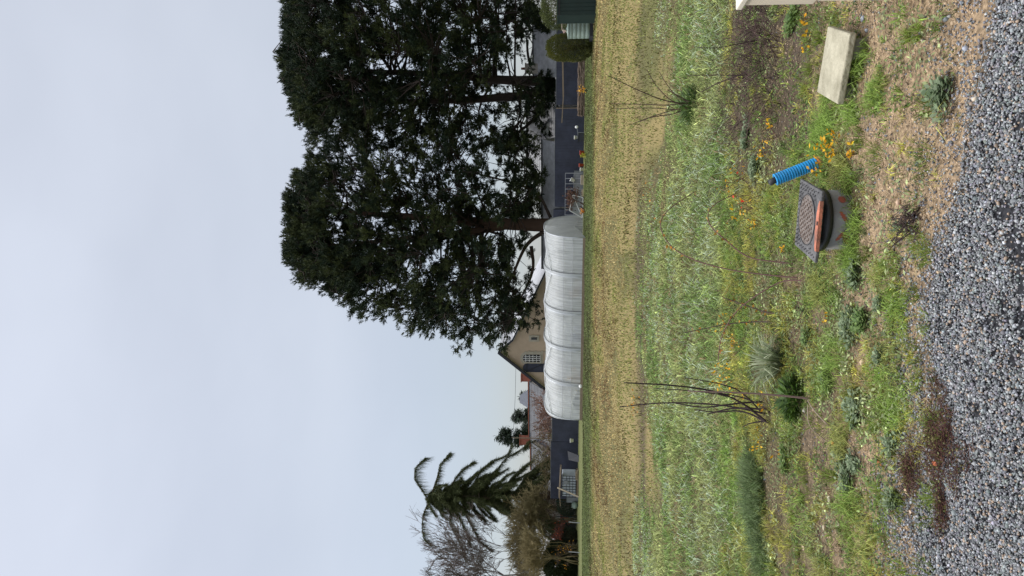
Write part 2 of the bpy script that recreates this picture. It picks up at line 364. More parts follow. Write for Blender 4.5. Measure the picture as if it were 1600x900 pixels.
# longer bright patches round the slab, the manhole and the conduit
for u, v, r, m in ((1300, 195, .17, 1500), (1285, 225, .17, 1500), (1315, 270, .15, 1200), (1290, 178, .13, 900), (1335, 170, .09, 500), (1345, 95, .12, 500), (1372, 140, .11, 600), (1385, 110, .08, 350), (1330, 300, .10, 600), (1300, 420, .16, 1300), (1335, 400, .10, 700), (1345, 350, .08, 450), (1262, 330, .16, 900), (1215, 330, .2, 900), (1275, 450, .18, 1100), (1380, 430, .10, 500), (1405, 480, .12, 700), (1395, 410, .10, 500), (1400, 640, .13, 800), (1375, 600, .13, 700), (1310, 690, .16, 900), (1250, 790, .25, 1200), (1330, 800, .14, 600), (1350, 840, .16, 700), (1280, 880, .25, 900), (1400, 560, .12, 500), (1300, 560, .2, 900), (1245, 250, .15, 900)):
    g = G(u, v); a = rng.uniform(0, 6.28, m); rr = r*rng.random(m)**.6*(1+.35*np.sin(3*a+u)); X = g[0]+rr*np.cos(a); Y = g[1]+rr*np.sin(a)
    kk = (rng.random(len(X)) > .9*bare(X, Y)*(Y > 4.2)) & (fbm(X, Y, .07, 64)*.7+fbm(X, Y, .2, 65)*.3 > .47); X, Y = X[kk], Y[kk]; m = len(X); c = np.array((.17, .25, .05) if rng.random() < .6 else (.22, .235, .065)); sh_ = .6 if u > 1370 else 1
    blades(B, X, Y, hgt(X, Y), rng.uniform(.025, .11, m)*sh_, np.full(m, .0032), rng.uniform(.4, 2.1, m), c*rng.lognormal(0, .45, (m, 1)), c*1.7*rng.lognormal(0, .3, (m, 1)))
# discrete bright tufts in the sand
for _ in range(150):
    x, y = fan(1, 3.1, 5.0); x = x[0]; y = y[0]
    if y < gravel_edge(x)-.25 and rng.random() < .8: continue
    m = int(rng.uniform(25, 90)); r = rng.uniform(.02, .07); a = rng.uniform(0, 6.28, m); rr = r*np.sqrt(rng.random(m))
    X = x+rr*np.cos(a); Y = y+rr*np.sin(a); c = np.array((.15, .20, .035))*rng.uniform(.7, 1.3)
    blades(B, X, Y, hgt(X, Y), rng.uniform(.03, .075, m), np.full(m, .0032), rng.uniform(.4, 1.4, m), np.tile(c, (m, 1))*rng.uniform(.7, 1.4, (m, 1)), np.tile(c*1.35, (m, 1)), face=a+rng.normal(0, .5, m))
prop(B.make('near_grass', GRASSM), kind='stuff', label='short green and yellowing grass tufts beside the gravel', cat='grass')
# lush oat-like band
B = Buf()
X, Y = fan(230000, 5.5, 19)
nn = fbm(X, Y, .9, 71); n3 = fbm(X, Y, .35, 75); edge = Y+1.2*(fbm(X, Y, 1.3, 73)-.5)-.9*sstep(.3, 1.6, X)*0
dens = sstep(5.9, 6.8, edge-.9*sstep(.6, 1.8, X-.03*Y)*sstep(9, 7, Y))*(1-sstep(11.6, 15.5, dryline(X, Y)))*sstep(.30, .52, n3*.55+fbm(X, Y, .16, 78)*.3+nn*.15+.02)
k = rng.random(len(X)) < dens; X, Y, nn, n3 = X[k], Y[k], nn[k], n3[k]; n = len(X)
h = rng.uniform(.05, .17, n)*(.45+1.1*nn)*(1-.65*sstep(9, 13.5, dryline(X, Y))); wd = np.maximum(rng.uniform(.004, .010, n), px(Y)*.75)*rng.uniform(.7, 1.5, n)
col = mix((.15, .225, .058), (.28, .315, .115), sstep(.3, .7, fbm(X, Y, .5, 79)))*rng.lognormal(0, .42, (n, 1))
pale = rng.random(n) < .24*sstep(.38, .62, fbm(X, Y, .8, 88)); col[pale] = np.array((.42, .50, .34))*rng.uniform(.7, 1.2, (pale.sum(), 1))
dr = rng.random(n) < .08+.35*sstep(.55, .7, fbm(X, Y, .6, 87)); col[dr] = np.array((.27, .20, .10))*rng.uniform(.5, 1.2, (dr.sum(), 1))
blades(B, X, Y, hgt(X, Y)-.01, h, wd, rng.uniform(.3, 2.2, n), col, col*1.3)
prop(B.make('lush_grass', GRASSM), kind='stuff', label='long pale green grass band across the middle of the plot', cat='grass')
# dry mown field
B = Buf()
X, Y = fan(240000, 9.0, 47, .56)
st = fbm(X, Y*.24, 1.3, 81, 4); n3 = fbm(X, Y, .7, 83); n4 = fbm(X*.3, Y, 3.2, 85)
k = rng.random(len(X)) < (sstep(11.6, 15.0, dryline(X, Y))*(.5+.7*n3)*(1-.2*np.exp(-((Y-15.2-.05*X+2.2*(n4-.5))/1.1)**2)*(1-sstep(1, 3, X)))); X, Y, st, n3, n4 = X[k], Y[k], st[k], n3[k], n4[k]; n = len(X)
h = rng.uniform(.02, .075, n)*(.6+.8*n3); wd = np.maximum(rng.uniform(.004, .008, n), px(Y)*.8)
g = np.clip(sstep(.45, .60, .6*st+.4*fbm(X, Y*.15, 2.6, 86)+.10*(1-sstep(16, 22, Y))+.03)*1.0, 0, 1); far = sstep(30, 38, Y+6*(n4-.5))
col = mix((.44, .345, .16), (.235, .255, .078), g)*(1-far[:, None])+np.array((.135, .165, .06))*far[:, None]
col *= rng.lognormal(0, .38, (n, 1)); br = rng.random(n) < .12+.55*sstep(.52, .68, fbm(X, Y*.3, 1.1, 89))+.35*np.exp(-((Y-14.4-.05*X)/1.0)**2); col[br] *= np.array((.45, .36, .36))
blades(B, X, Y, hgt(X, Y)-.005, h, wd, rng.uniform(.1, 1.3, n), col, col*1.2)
prop(B.make('field_grass', GRASSM), kind='stuff', label='short straw-coloured mown grass of the far field', cat='grass')
# broad-leaved ground cover and litter
B = Buf()
X, Y = fan(150000, 3.1, 8.5)
cl = fbm(X, Y, .22, 91); k = rng.random(len(X)) < sstep(.36, .56, cl)*(1-.7*bare(X, Y))*sstep(0, .3, Y-gravel_edge(X))*(1-.6*sstep(6, 8, Y)); X, Y = X[k], Y[k]; n = len(X)
hue = fbm(X, Y, .45, 93); col = mix((.095, .15, .032), (.25, .29, .13), sstep(.35, .65, hue))*rng.lognormal(0, .45, (n, 1))
d = rdir(n); d[:, 2] = np.abs(d[:, 2])*.35
leafs(B, np.stack([X, Y, hgt(X, Y)+rng.uniform(.002, .035, n)], 1), d, np.array([0, 0, 1.])+rdir(n)*.5, rng.uniform(.010, .036, n), rng.uniform(.006, .018, n), col)
prop(B.make('weeds', LEAFM), kind='stuff', label='low broad-leaved weeds among the grass', cat='weeds')
B = Buf()
X, Y = fan(60000, 3.0, 9.0)
k = rng.random(len(X)) < (.25+.75*np.maximum(bare(X, Y), thick(X, Y)))*sstep(-.1, .2, Y-gravel_edge(X)); X, Y = X[k], Y[k]; n = len(X)
d = rdir(n); d[:, 2] *= .2; pale = rng.random((n, 1)) < .45
col = np.where(pale, np.array([[.36, .28, .17]]), np.array([[.07, .05, .035]]))*rng.uniform(.5, 1.3, (n, 1))
leafs(B, np.stack([X, Y, hgt(X, Y)+rng.uniform(.002, .012, n)], 1), d, np.array([0, 0, 1.])+rdir(n)*.4, rng.uniform(.015, .06, n), rng.uniform(.002, .006, n), col)
prop(B.make('plant_litter', LEAFM), kind='stuff', label='dry stalks and brown litter on the soil', cat='litter')

# ================================================================== TREES
def profile(pts, Y):
    q = [P(u, v, Y) for u, v in pts]; q.sort(key=lambda a: a[2]); z = [a[2] for a in q]; x = [a[0] for a in q]
    return lambda zz: np.interp(zz, z, x)
def pine(loc, trunks, left, right, top, low, Y, nclump, label, seed, depth=.8, windows=()):
    xl = profile(left, Y); xr = profile(right, Y)
    r = root('pine_tree', loc, label, 'pine tree', 'tall dark pines behind the fence')
    tb = Buf(); cb = Buf(); axis = []
    bark = (.040, .030, .025)
    for pts, r0, r1, c in trunks:
        pts = np.array(pts); path(tb, pts, r0, r1, c, 9, 2); axis.append((pts, r0, r1))
    def trunkpt(z, x):
        best = None
        for pts, r0, r1 in axis:
            if pts[0][2] <= z <= pts[-1][2]+.1:
                q = np.array([np.interp(z, pts[:, 2], pts[:, i]) for i in range(3)]); d = abs(q[0]-x)
                if best is None or d < best[0]: best = (d, q, np.interp(z, [pts[0][2], pts[-1][2]], [r0, r1]))
        if best is None: p = axis[0][0][-1]; return p, .06
        return best[1], best[2]
    # clump centres: filling the dome, thinned by coarse noise so sky shows through
    m = nclump*4; z = rng.uniform(low, top-.45, m); ph = rng.uniform(0, 2*math.pi, m); rr = rng.random(m)**.45
    a = xl(z); b = xr(z); cx = (a+b)/2*.25+np.mean([t_[0][-1][0] for t_ in axis])*.75
    cx = np.clip(cx, a+.5, b-.5); ex = np.where(np.cos(ph) < 0, cx-a, b-cx); ey = (b-a)/2*depth
    cp = np.stack([cx+np.cos(ph)*ex*rr, loc[1]+np.sin(ph)*ey*rr, z], 1)
    nz_ = noise3(cp*np.array([1, 1, 1.6]), 2.1, seed)
    nz2 = noise3(cp*np.array([1, 1, 1.3]), .95, seed+20); zf = (z-low)/(top-low)
    ol = 1+.30*(noise3(np.stack([np.cos(ph)*3, np.sin(ph)*3, z*1.0], 1), .9, seed+60)-.5)+.13*rng.normal(size=m); ol = np.minimum(ol, 1.10)
    cp[:, 0] = cx+(cp[:, 0]-cx)*ol; cp[:, 1] = loc[1]+(cp[:, 1]-loc[1])*ol
    fr_ = np.clip((loc[1]-cp[:, 1])/loc[1], -.1, 1); cp[:, 2] -= fr_*(cp[:, 2]-EYE)*.75
    keep = nz_*.74+nz2*.26 + .16*sstep(.72, 1, rr) + .20*(zf-.5) > .462 + rng.normal(0, .03, m)
    pxy = np.stack([450-(cp[:, 0]/cp[:, 1])*F_PX, 874-(cp[:, 2]-EYE)/cp[:, 1]*F_PX], 1)        # v, u of each clump
    for (v0, v1, u0, u1) in windows: keep &= ~((pxy[:, 0] > v0) & (pxy[:, 0] < v1) & (pxy[:, 1] > u0) & (pxy[:, 1] < u1) & ((cp[:, 1] < loc[1]+.6) | (rng.random(len(cp)) < .6)))
    cp = cp[keep][:nclump]; rr = rr[keep][:nclump]; m = len(cp)
    # limbs
    nl = 95; zz = np.sort(rng.uniform(low+1.2, top-1.5, nl)); nodes = []; 
    for i, z0 in enumerate(zz):
        ph0 = rng.uniform(0, 2*math.pi); c0 = math.cos(ph0); f = rng.uniform(.55, .9)
        rise = rng.uniform(-.5, 3.0)*(1 if z0 > low+4 else .1); z1 = min(z0+rise, top-.5)
        p0, rt = trunkpt(z0, (xl(z0)+xr(z0))/2+c0*3); aa, bb = xl(z1), xr(z1)
        tx = p0[0]+c0*((bb-p0[0]) if c0 > 0 else (p0[0]-aa))*f; ty = p0[1]+math.sin(ph0)*(bb-aa)/2*depth*f
        mid = (p0+np.array([tx, ty, z1]))/2+np.array([0, 0, rng.uniform(-.9, .5)])+rng.normal(0, .3, 3)
        pts = np.array([p0, p0*.7+mid*.3+rng.normal(0, .12, 3), mid, mid*.45+np.array([tx, ty, z1])*.55+rng.normal(0, .2, 3), [tx, ty, z1]])
        path(tb, pts, min(rt*.55, .17)*rng.uniform(.6, 1), .03, bark, 5, 1)
        tt = np.linspace(.25, 1, 9); q = np.stack([np.interp(tt*4, range(5), pts[:, j]) for j in range(3)], 1); nodes.append(q)
    nodes = np.concatenate(nodes)
    # twigs from nearest limb node to every clump
    D = ((cp[:, None]-nodes[None])**2).sum(-1); D[:, :] += np.where(nodes[None, :, 2] > cp[:, None, 2]+.3, 3.0, 0); j = D.argmin(1)
    st = nodes[j]; md = (st+cp)/2+rng.normal(0, .18, cp.shape)-np.array([0, 0, .1])
    segs(tb, st, md, .045, .032, bark, 4); segs(tb, md, cp, .032, .014, bark, 4)
    tb.make('trunk', BARKM, r)
    # needle sprays: every clump is a handful of brush-like tufts
    sub = 12; per = 17; cr = rng.uniform(.45, .95, m)
    out = unit(cp-np.array([np.mean(cx), loc[1], low+.5*(top-low)]))
    si = np.repeat(np.arange(m), sub); so_ = rdir(m*sub)*(rng.random((m*sub, 1))**.5)*cr[si][:, None]*np.array([1.1, 1.1, .75]); sc_ = cp[si]+so_
    sd_ = unit(unit(so_)*.6+out[si]*.55+np.array([0, 0, .45])+rng.normal(0, .2, (m*sub, 3)))
    ci = np.repeat(np.arange(m*sub), per); n = len(ci)
    pos = sc_[ci]-sd_[ci]*rng.uniform(0, .38, (n, 1))+rng.normal(0, .045, (n, 3)); d = unit(sd_[ci]+rdir(n)*.75)
    tone = (noise3(cp, 1.8, seed+40)*.6+rng.random(m)*.4)[si]+rng.normal(0, .12, m*sub)
    col = mix((.015, .027, .014), (.055, .068, .022), sstep(.3, .8, tone[ci]))*rng.uniform(.6, 1.4, (n, 1))
    ln = rng.uniform(.18, .34, n); s = unit(np.cross(d, rdir(n)))*rng.uniform(.022, .044, (n, 1))
    V = np.stack([pos-s, pos+s, pos+d*ln[:, None]], 1); F = np.arange(n*3).reshape(-1, 3)
    cb.add(V, F, np.repeat(col, 3, axis=0)); cb.make('crown', NEEDLEM, r)
    return r
YA = 60.0
def q(u, v, Y): return P(u, v, Y)
ta = [([q(878, 352, YA), q(820, 351, YA), q(770, 349, YA), q(720, 345, YA), q(660, 340, YA+.5), q(590, 335, YA+.6), q(520, 330, YA), q(470, 335, YA)], .62, .08, (.10, .062, .045)),
      ([q(790, 352, YA), q(750, 360, YA-.3), q(700, 366, YA-.4), q(640, 372, YA), q(560, 380, YA), q(490, 385, YA)], .38, .06, (.10, .062, .045)),
      ([q(850, 362, YA), q(825, 378, YA-.5), q(812, 402, YA-.8), q(798, 440, YA-1), q(760, 480, YA-1)], .2, .04, (.08, .055, .042)),
      ([q(830, 385, YA+.4), q(835, 420, YA), q(820, 455, YA), q(800, 490, YA)], .16, .04, (.08, .055, .042)),
      ([q(860, 340, YA), q(842, 300, YA), q(800, 285, YA), q(740, 270, YA)], .14, .05, (.07, .05, .04))]
pine(G(878, 352)*0+np.array([q(878, 352, YA)[0], YA, 0]), ta,
     [(437, 352), (445, 392), (466, 432), (505, 448), (545, 486), (600, 500), (650, 512), (692, 534), (760, 536), (812, 530), (848, 500), (854, 470)],
     [(437, 335), (452, 285), (460, 262), (497, 232), (560, 215), (650, 212), (750, 205), (830, 215), (856, 260)],
     q(440, 350, YA)[2], q(850, 350, YA)[2], YA, 1900, 'huge dark pine with a reddish trunk rising behind the polytunnel', 5, windows=((341, 372, 728, 856), (384, 420, 800, 842), (240, 300, 760, 790), (425, 450, 690, 720), (222, 335, 848, 875), (228, 262, 826, 875), (385, 450, 836, 860)))
YB = 62.0
tb_ = [([q(880, 132, YB), q(862, 134, YB), q(845, 140, YB), q(820, 150, YB), q(780, 152, YB), q(740, 156, YB), q(690, 158, YB), q(640, 158, YB), q(570, 160, YB), q(500, 150, YB)], .55, .08, (.06, .045, .038)),
       ([q(866, 130, YB), q(845, 126, YB), q(800, 126, YB), q(750, 122, YB), q(700, 117, YB), q(640, 114, YB), q(575, 112, YB), q(520, 100, YB), q(470, 90, YB)], .5, .07, (.055, .042, .036)),
       ([q(850, 165, YB), q(838, 182, YB-.5), q(820, 200, YB-.8), q(795, 215, YB-1)], .2, .07, (.05, .04, .034)),
       ([q(610, 108, YB), q(590, 80, YB), q(570, 55, YB), q(565, 30, YB)], .16, .07, (.05, .04, .034)),
       ([q(840, 125, YB), q(832, 105, YB), q(825, 92, YB), q(823, 60, YB)], .17, .08, (.05, .04, .034))]
pine(np.array([q(880, 132, YB)[0], YB, 0]), tb_,
     [(428, 92), (447, 128), (462, 185), (480, 222), (545, 228), (650, 235), (750, 238), (850, 225), (868, 175)],
     [(428, 88), (436, 10), (455, -90), (520, -170), (620, -200), (760, -190), (850, -60), (868, 90)],
     q(434, 92, YB)[2], q(866, 130, YB)[2], YB, 2600, 'huge dark pine with two forking trunks behind the right fence', 15, windows=((150, 165, 715, 815), (118, 134, 765, 835), (168, 184, 730, 750), (180, 215, 805, 842), (60, 100, 822, 845), (84, 112, 560, 640), (184, 240, 822, 875), (50, 114, 832, 875)))

# ------------------------------------------------------------------ weeping conifer
def weeper():
    Y0 = 66.0; base = np.array([q(880, 776, Y0)[0], Y0, 0])
    r = root('weeping_conifer', base, 'weeping conifer with drooping arms and a two-armed nodding top', 'conifer')
    tb = Buf(); cb = Buf(); bk = (.07, .055, .035)
    tp = [base, q(840, 775, Y0), q(790, 776, Y0), q(740, 778, Y0), q(700, 779, Y0), q(668, 779, Y0)]
    path(tb, tp, .28, .07, bk, 8, 1)
    limbs = [([q(668, 779, Y0), q(656, 762, Y0), q(649, 748, Y0), q(650, 733, Y0), q(657, 722, Y0), q(665, 716, Y0)], 2.4, .75),
             ([q(672, 780, Y0), q(664, 797, Y0), q(659, 812, Y0), q(660, 830, Y0), q(664, 845, Y0), q(675, 855, Y0)], 1.9, .75),
             ([q(676, 768, Y0), q(684, 745, Y0), q(690, 728, Y0), q(698, 713, Y0), q(703, 708, Y0)], 1.5, .9),
             ([q(700, 772, Y0), q(712, 745, Y0), q(722, 732, Y0), q(735, 724, Y0), q(741, 723, Y0)], 1.4, .9),
             ([q(690, 790, Y0), q(702, 800, Y0), q(706, 820, Y0), q(718, 845, Y0), q(728, 880, Y0)], 1.5, 1),
             ([q(708, 790, Y0), q(720, 815, Y0), q(728, 838, Y0), q(733, 850, Y0)], 1.2, 1),
             ([q(722, 795, Y0), q(735, 820, Y0), q(750, 845, Y0), q(770, 862, Y0)], 1.4, 1),
             ([q(715, 772, Y0), q(730, 755, Y0), q(745, 740, Y0), q(768, 722, Y0)], 1.4, 1),
             ([q(735, 770, Y0), q(752, 735, Y0), q(770, 722, Y0), q(795, 712, Y0), q(800, 695, Y0)], 1.5, 1),
             ([q(755, 770, Y0), q(772, 742, Y0), q(790, 718, Y0), q(815, 700, Y0), q(826, 690, Y0)], 1.4, 1)]
    for i in range(34):
        u0 = rng.uniform(668, 712); L_ = rng.uniform(.7, 1.9); ph = rng.uniform(0, 6.28); p0 = q(u0, 778, Y0); d = np.array([math.cos(ph), math.sin(ph), 0])
        limbs.append(([p0]+[p0+d*L_*t_+np.array([0, 0, L_*(.35*t_-.9*t_*t_)]) for t_ in (.25, .5, .75, 1)], 1.1, .6))
    for i in range(125):
        f = rng.random()**.9; u0 = 676+f*168; L_ = 1.1+f*3.8; ph = rng.uniform(0, 2*math.pi); L_ *= rng.uniform(.7, 1.15)
        p0 = q(u0, 776, Y0); d = np.array([math.cos(ph), math.sin(ph), 0]); dr = .55+.25*f
        pts = [p0]+[p0+d*L_*t_+np.array([0, 0, L_*(.12*t_-dr*t_*t_*1.15)]) for t_ in (.25, .5, .75, 1)]
        pts = [np.array([a[0], a[1], max(a[2], .5)]) for a in pts]; limbs.append((pts, 1.0+f*.4, 1))
    for pts, tl, dn in limbs:
        pts = np.array(pts, float); pts[1:] += rng.normal(0, .08, pts[1:].shape); path(tb, pts, .065, .015, bk, 5, 1)
        n = int(640*dn); tt = rng.uniform(.05, 1, n)*(len(pts)-1); p = np.stack([np.interp(tt, range(len(pts)), pts[:, j]) for j in range(3)], 1)
        sd_ = rdir(n)*np.array([1, 1, .25])*rng.uniform(.02, .42, (n, 1)); a = p+sd_*.15
        ln = rng.uniform(.25, 1, n)*tl*.62*(1-.3*tt/len(pts)); b = p+sd_-np.array([0, 0, 1])*ln[:, None]*.95
        s = rdir(n)*.019; s[:, 2] = 0; col = mix((.040, .052, .020), (.085, .10, .032), rng.random(n))
        cb.add(np.stack([a-s, a+s, b], 1), np.arange(n*3).reshape(-1, 3), np.repeat(col, 3, axis=0))
        n2 = n; a2 = p+rdir(n2)*.1; b2 = a2+sd_*1.2+np.array([0, 0, -.28])*rng.random((n2, 1)); s = rdir(n2)*.022
        cb.add(np.stack([a2-s, a2+s, b2], 1), np.arange(n2*3).reshape(-1, 3), np.repeat(col, 3, axis=0))
    tb.make('trunk', BARKM, r); cb.make('crown', NEEDLEM, r)
weeper()

# ------------------------------------------------------------------ leafless trees and thickets
def grow(B, p, d, ln, r, lv, up, col, spread, tipbuf=None):
    """one generation at a time, vectorised"""
    P0 = np.array([p]); D = np.array([d]); R0_ = np.array([r]); L0 = np.array([ln])
    ends = []
    for g in range(lv):
        nseg = 3
        for k_ in range(nseg):
            D = unit(D+rng.normal(0, .13, D.shape)+np.array([0, 0, up*.12])); Q = P0+D*(L0/nseg)[:, None]; r1 = R0_*.86
            segs(B, P0, Q, R0_, r1, np.asarray(col)*(1+.15*g), 5 if g < 2 else 3); P0 = Q; R0_ = r1
            if g >= 2 and k_ < 2:
                m = rng.random(len(P0)) < .6; sd2 = unit(D[m]+rdir(m.sum())*.9); e2 = P0[m]+sd2*(L0[m]*.5)[:, None]
                segs(B, P0[m], e2, R0_[m]*.6, R0_[m]*.3, np.asarray(col)*1.3, 3)
        c_ = (5, 4, 4, 3, 3, 3, 3)[g]
        P0 = np.repeat(P0, c_, 0); R0_ = np.repeat(R0_*.62, c_); L0 = np.repeat(L0*.74, c_)*rng.uniform(.7, 1.2, len(P0))
        D = unit(np.repeat(D, c_, 0)+rdir(len(P0))*spread); R0_ = np.maximum(R0_, .019); ends.append(P0)
    return ends
def bare_tree(u, v, Y, H, label, lv=6, col=(.085, .068, .058), spread=.62, stems=1, r0=.12, name='bare_tree', grp='leafless trees at the left edge'):
    x = q(u, v, Y)[0]; base = np.array([x, Y, 0]); r = root(name, base, label, 'tree', grp); B = Buf(); T = Buf()
    for s_ in range(stems):
        dd = unit(np.array([rng.normal(0, .22 if stems > 1 else .05), rng.normal(0, .2), 1]))
        b0 = base+np.array([rng.normal(0, .2), rng.normal(0, .2), 0])*(stems > 1); tp = b0+dd*H*.2
        path(T, [b0-np.array([0, 0, .1]), (b0+tp)/2+rng.normal(0, .05, 3), tp], r0, r0*.8, col, 7)
        grow(B, tp, dd, H*.27, r0*.8, lv, .6, col, spread)
    T.make('trunk', BARKM, r); B.make('crown', BARKM, r); return r
bare_tree(880, 908, 60, 13.2, 'large leafless tree with grey spreading twigs beyond the left fence', 6, (.10, .08, .075))
bare_tree(880, 872, 63, 9.5, 'smaller leafless tree beside the weeping conifer', 6, (.095, .075, .066))
bare_tree(880, 935, 57, 11, 'leafless dark-limbed tree at the far edge of the garden', 6, (.06, .05, .042))
bare_tree(885, 858, 57, 4.6, 'olive-brown leafless willow shrub in front of the weeping conifer', 5, (.14, .115, .055), .7, 4, .05, 'willow_shrub', 'olive willow shrubs')
bare_tree(885, 872, 55, 4.4, 'olive-brown leafless willow shrub above the dark green bush', 5, (.15, .12, .06), .75, 4, .05, 'willow_shrub', 'olive willow shrubs')
bare_tree(885, 812, 60.5, 5.2, 'olive-brown leafless willow shrub against the cottage wall', 5, (.12, .10, .05), .8, 6, .05, 'willow_shrub', 'olive willow shrubs')
bare_tree(885, 838, 61, 6.2, 'taller olive-brown willow shrub between the conifer and the large leafless tree', 5, (.13, .105, .052), .8, 6, .05, 'willow_shrub', 'olive willow shrubs')
bare_tree(885, 890, 60.5, 5.8, 'olive-brown willow shrub rising behind the dark laurel bush', 5, (.11, .09, .05), .85, 6, .05, 'willow_shrub', 'olive willow shrubs')
def vine_shrub(u, v, Y, H, label, col, stems=3, leafc=None, nl=0, sp=.9, grp='brown leafless shrubs behind the fence'):
    x = q(u, v, Y)[0]; base = np.array([x, Y, 0]); r = root('leafless_shrub', base, label, 'shrub', grp); B = Buf()
    tips = []
    for _ in range(stems):
        dd = unit(np.array([rng.normal(0, .35), rng.normal(0, .2), 1])); tips += grow(B, base+np.array([rng.normal(0, .3), 0, 0]), dd, H*.33, .05, 4, .3, col, sp)[-1:]
    B.make('stems', BARKM, r)
    if nl:
        t_ = np.concatenate(tips); t_ = t_[rng.integers(0, len(t_), nl)]+rng.normal(0, .12, (nl, 3)); Lb = Buf()
        leafs(Lb, t_, rdir(nl), rdir(nl), .11, .08, vary(leafc, nl, .3)); Lb.make('leaves', LEAFM, r)
vine_shrub(880, 640, 64, 4.6, 'reddish brown tangled shrub behind the polytunnel end', (.16, .085, .06), 4, (.2, .10, .05), 500)
vine_shrub(880, 668, 63, 4.3, 'grey-brown tangled shrub below the orange ridge tiles', (.14, .09, .075), 4, (.22, .13, .08), 300)
vine_shrub(880, 705, 63, 4.4, 'olive-brown shrub between the chimney and the weeping conifer', (.11, .09, .05), 4, (.14, .12, .05), 700)
vine_shrub(880, 785, 62.5, 4.0, 'dark tangled shrub against the pale cottage gable', (.09, .06, .045), 3)
vine_shrub(880, 838, 59, 2.3, 'low shrub with red-orange leaves at the cottage foot', (.10, .05, .04), 3, (.34, .07, .03), 220, grp='coloured shrubs by the left garden')
vine_shrub(885, 862, 57, 2.1, 'thin shrub topped by bright yellow-orange leaves', (.09, .07, .05), 2, (.75, .36, .03), 90, grp='coloured shrubs by the left garden')
vine_shrub(880, 318, 47.5, 1.35, 'dead brown shrub beside the tunnel door', (.09, .05, .035), 4, (.13, .07, .045), 350, grp='plants along the fence foot')
# far conifers
def conifer(u, v, Y, H, W, label, col, n=2600):
    base = np.array([q(u, v, Y)[0], Y, 0]); r = root('conifer', base, label, 'conifer', 'conifers behind the far roofs'); T = Buf(); B = Buf()
    path(T, [base, base+[0, 0, H*.95]], .22, .04, (.06, .045, .035), 6)
    for _ in range(60):
        z = H*rng.uniform(.2, .98); ph = rng.uniform(0, 6.28); L_ = W*(1-(z/H)**1.4)*rng.uniform(.55, 1.15)+.35
        p0 = base+np.array([0, 0, z]); d = np.array([math.cos(ph), math.sin(ph), rng.uniform(-.1, .3)]); e_ = p0+d*L_; segs(T, [p0], [e_], .05, .015, (.06, .045, .035), 4)
        m = n//60; t_ = rng.uniform(.15, 1, m)[:, None]; pos = p0+(e_-p0)*t_+rng.normal(0, .16, (m, 3)); dd = unit(d+rdir(m)*.8); s = rdir(m)*.07
        B.add(np.stack([pos-s, pos+s, pos+dd*.5], 1), np.arange(m*3).reshape(-1, 3), np.repeat(vary(col, m, .3), 3, axis=0))
    T.make('trunk', BARKM, r); B.make('crown', NEEDLEM, r)
conifer(880, 683, 92, 9.4, 2.4, 'dark pointed conifer behind the left brick chimney', (.035, .05, .034), 5200)
conifer(880, 650, 100, 7.8, 2.8, 'grey-green conifer behind the orange ridge tiles', (.075, .09, .07), 5200)
conifer(880, 622, 104, 6.9, 2.2, 'small grey-green conifer beside the blue-grey roof peak', (.08, .095, .075), 3400)

# ------------------------------------------------------------------ leafy bushes
def bush(c, rad, label, col1, col2, n=9000, ls=.055, square=2.6, name='clipped_bush', grp='green bushes'):
    c = np.array(c, float); r = root(name, (c[0], c[1], 0), label, 'bush', grp); B = Buf()
    d = rdir(n); k_ = (np.abs(d)**square).sum(1)**(-1/square); sh = .90+.2*noise3(d*3+c, .8, 3)
    pos = c+d*(k_*sh*np.where(rng.random(n) < .8, rng.uniform(.88, 1.03, n), rng.uniform(.5, .9, n)))[:, None]*np.array(rad)
    pos = pos[pos[:, 2] > .02]; m = len(pos); dd = unit((pos-c)+rdir(m)*np.linalg.norm(rad)*.5)
    col = mix(col1, col2, np.clip(noise3(pos, .35, 9)*1.1+.45*rng.random(m)-.35, 0, 1))*rng.uniform(.6, 1.4, (m, 1))
    leafs(B, pos, dd, rdir(m), ls*rng.uniform(.7, 1.4, m), ls*.6, col); B.make('foliage', LEAFM, r)
    T = Buf()
    for _ in range(14):
        e_ = c+unit(rng.normal(size=3)*np.array([1, 1, .6])+[0, 0, .5])*np.array(rad)*.85; path(T, [(c[0], c[1], 0), (c+e_)/2+rng.normal(0, .05, 3), e_], .04, .012, (.06, .045, .03), 5)
    T.make('stems', BARKM, r)
b = q(900, 74, 37); bush((b[0], 37, 1.12), (.62, .62, 1.12), 'round clipped green bush between the green tank and the fence', (.05, .062, .012), (.15, .15, .028), 15000, .06, 2.9)
b = q(860, 14, 37.5); bush((b[0]+.3, 38, 1.45), (1.1, .9, 1.15), 'green bush showing above the dark green shed', (.045, .062, .02), (.13, .15, .045), 14000, .06, 2.6)
b = q(870, 880, 58); bush((b[0], 58, 1.3), (1.7, 1.2, 1.35), 'dark green laurel bush under the leafless trees', (.02, .032, .012), (.05, .065, .022), 20000, .13, 2.0)
b = q(888, 838, 58.5); bush((b[0], 58.5, .55), (.7, .7, .6), 'small dark bush beside the far lawn', (.015, .022, .012), (.035, .045, .02), 4000, .075, 2.0)
b = q(888, 788, 59.5); bush((b[0], 60, .8), (1.1, .6, .85), 'dark green shrub behind the green wire fence', (.02, .034, .016), (.05, .065, .03), 6000, .08, 2.0)

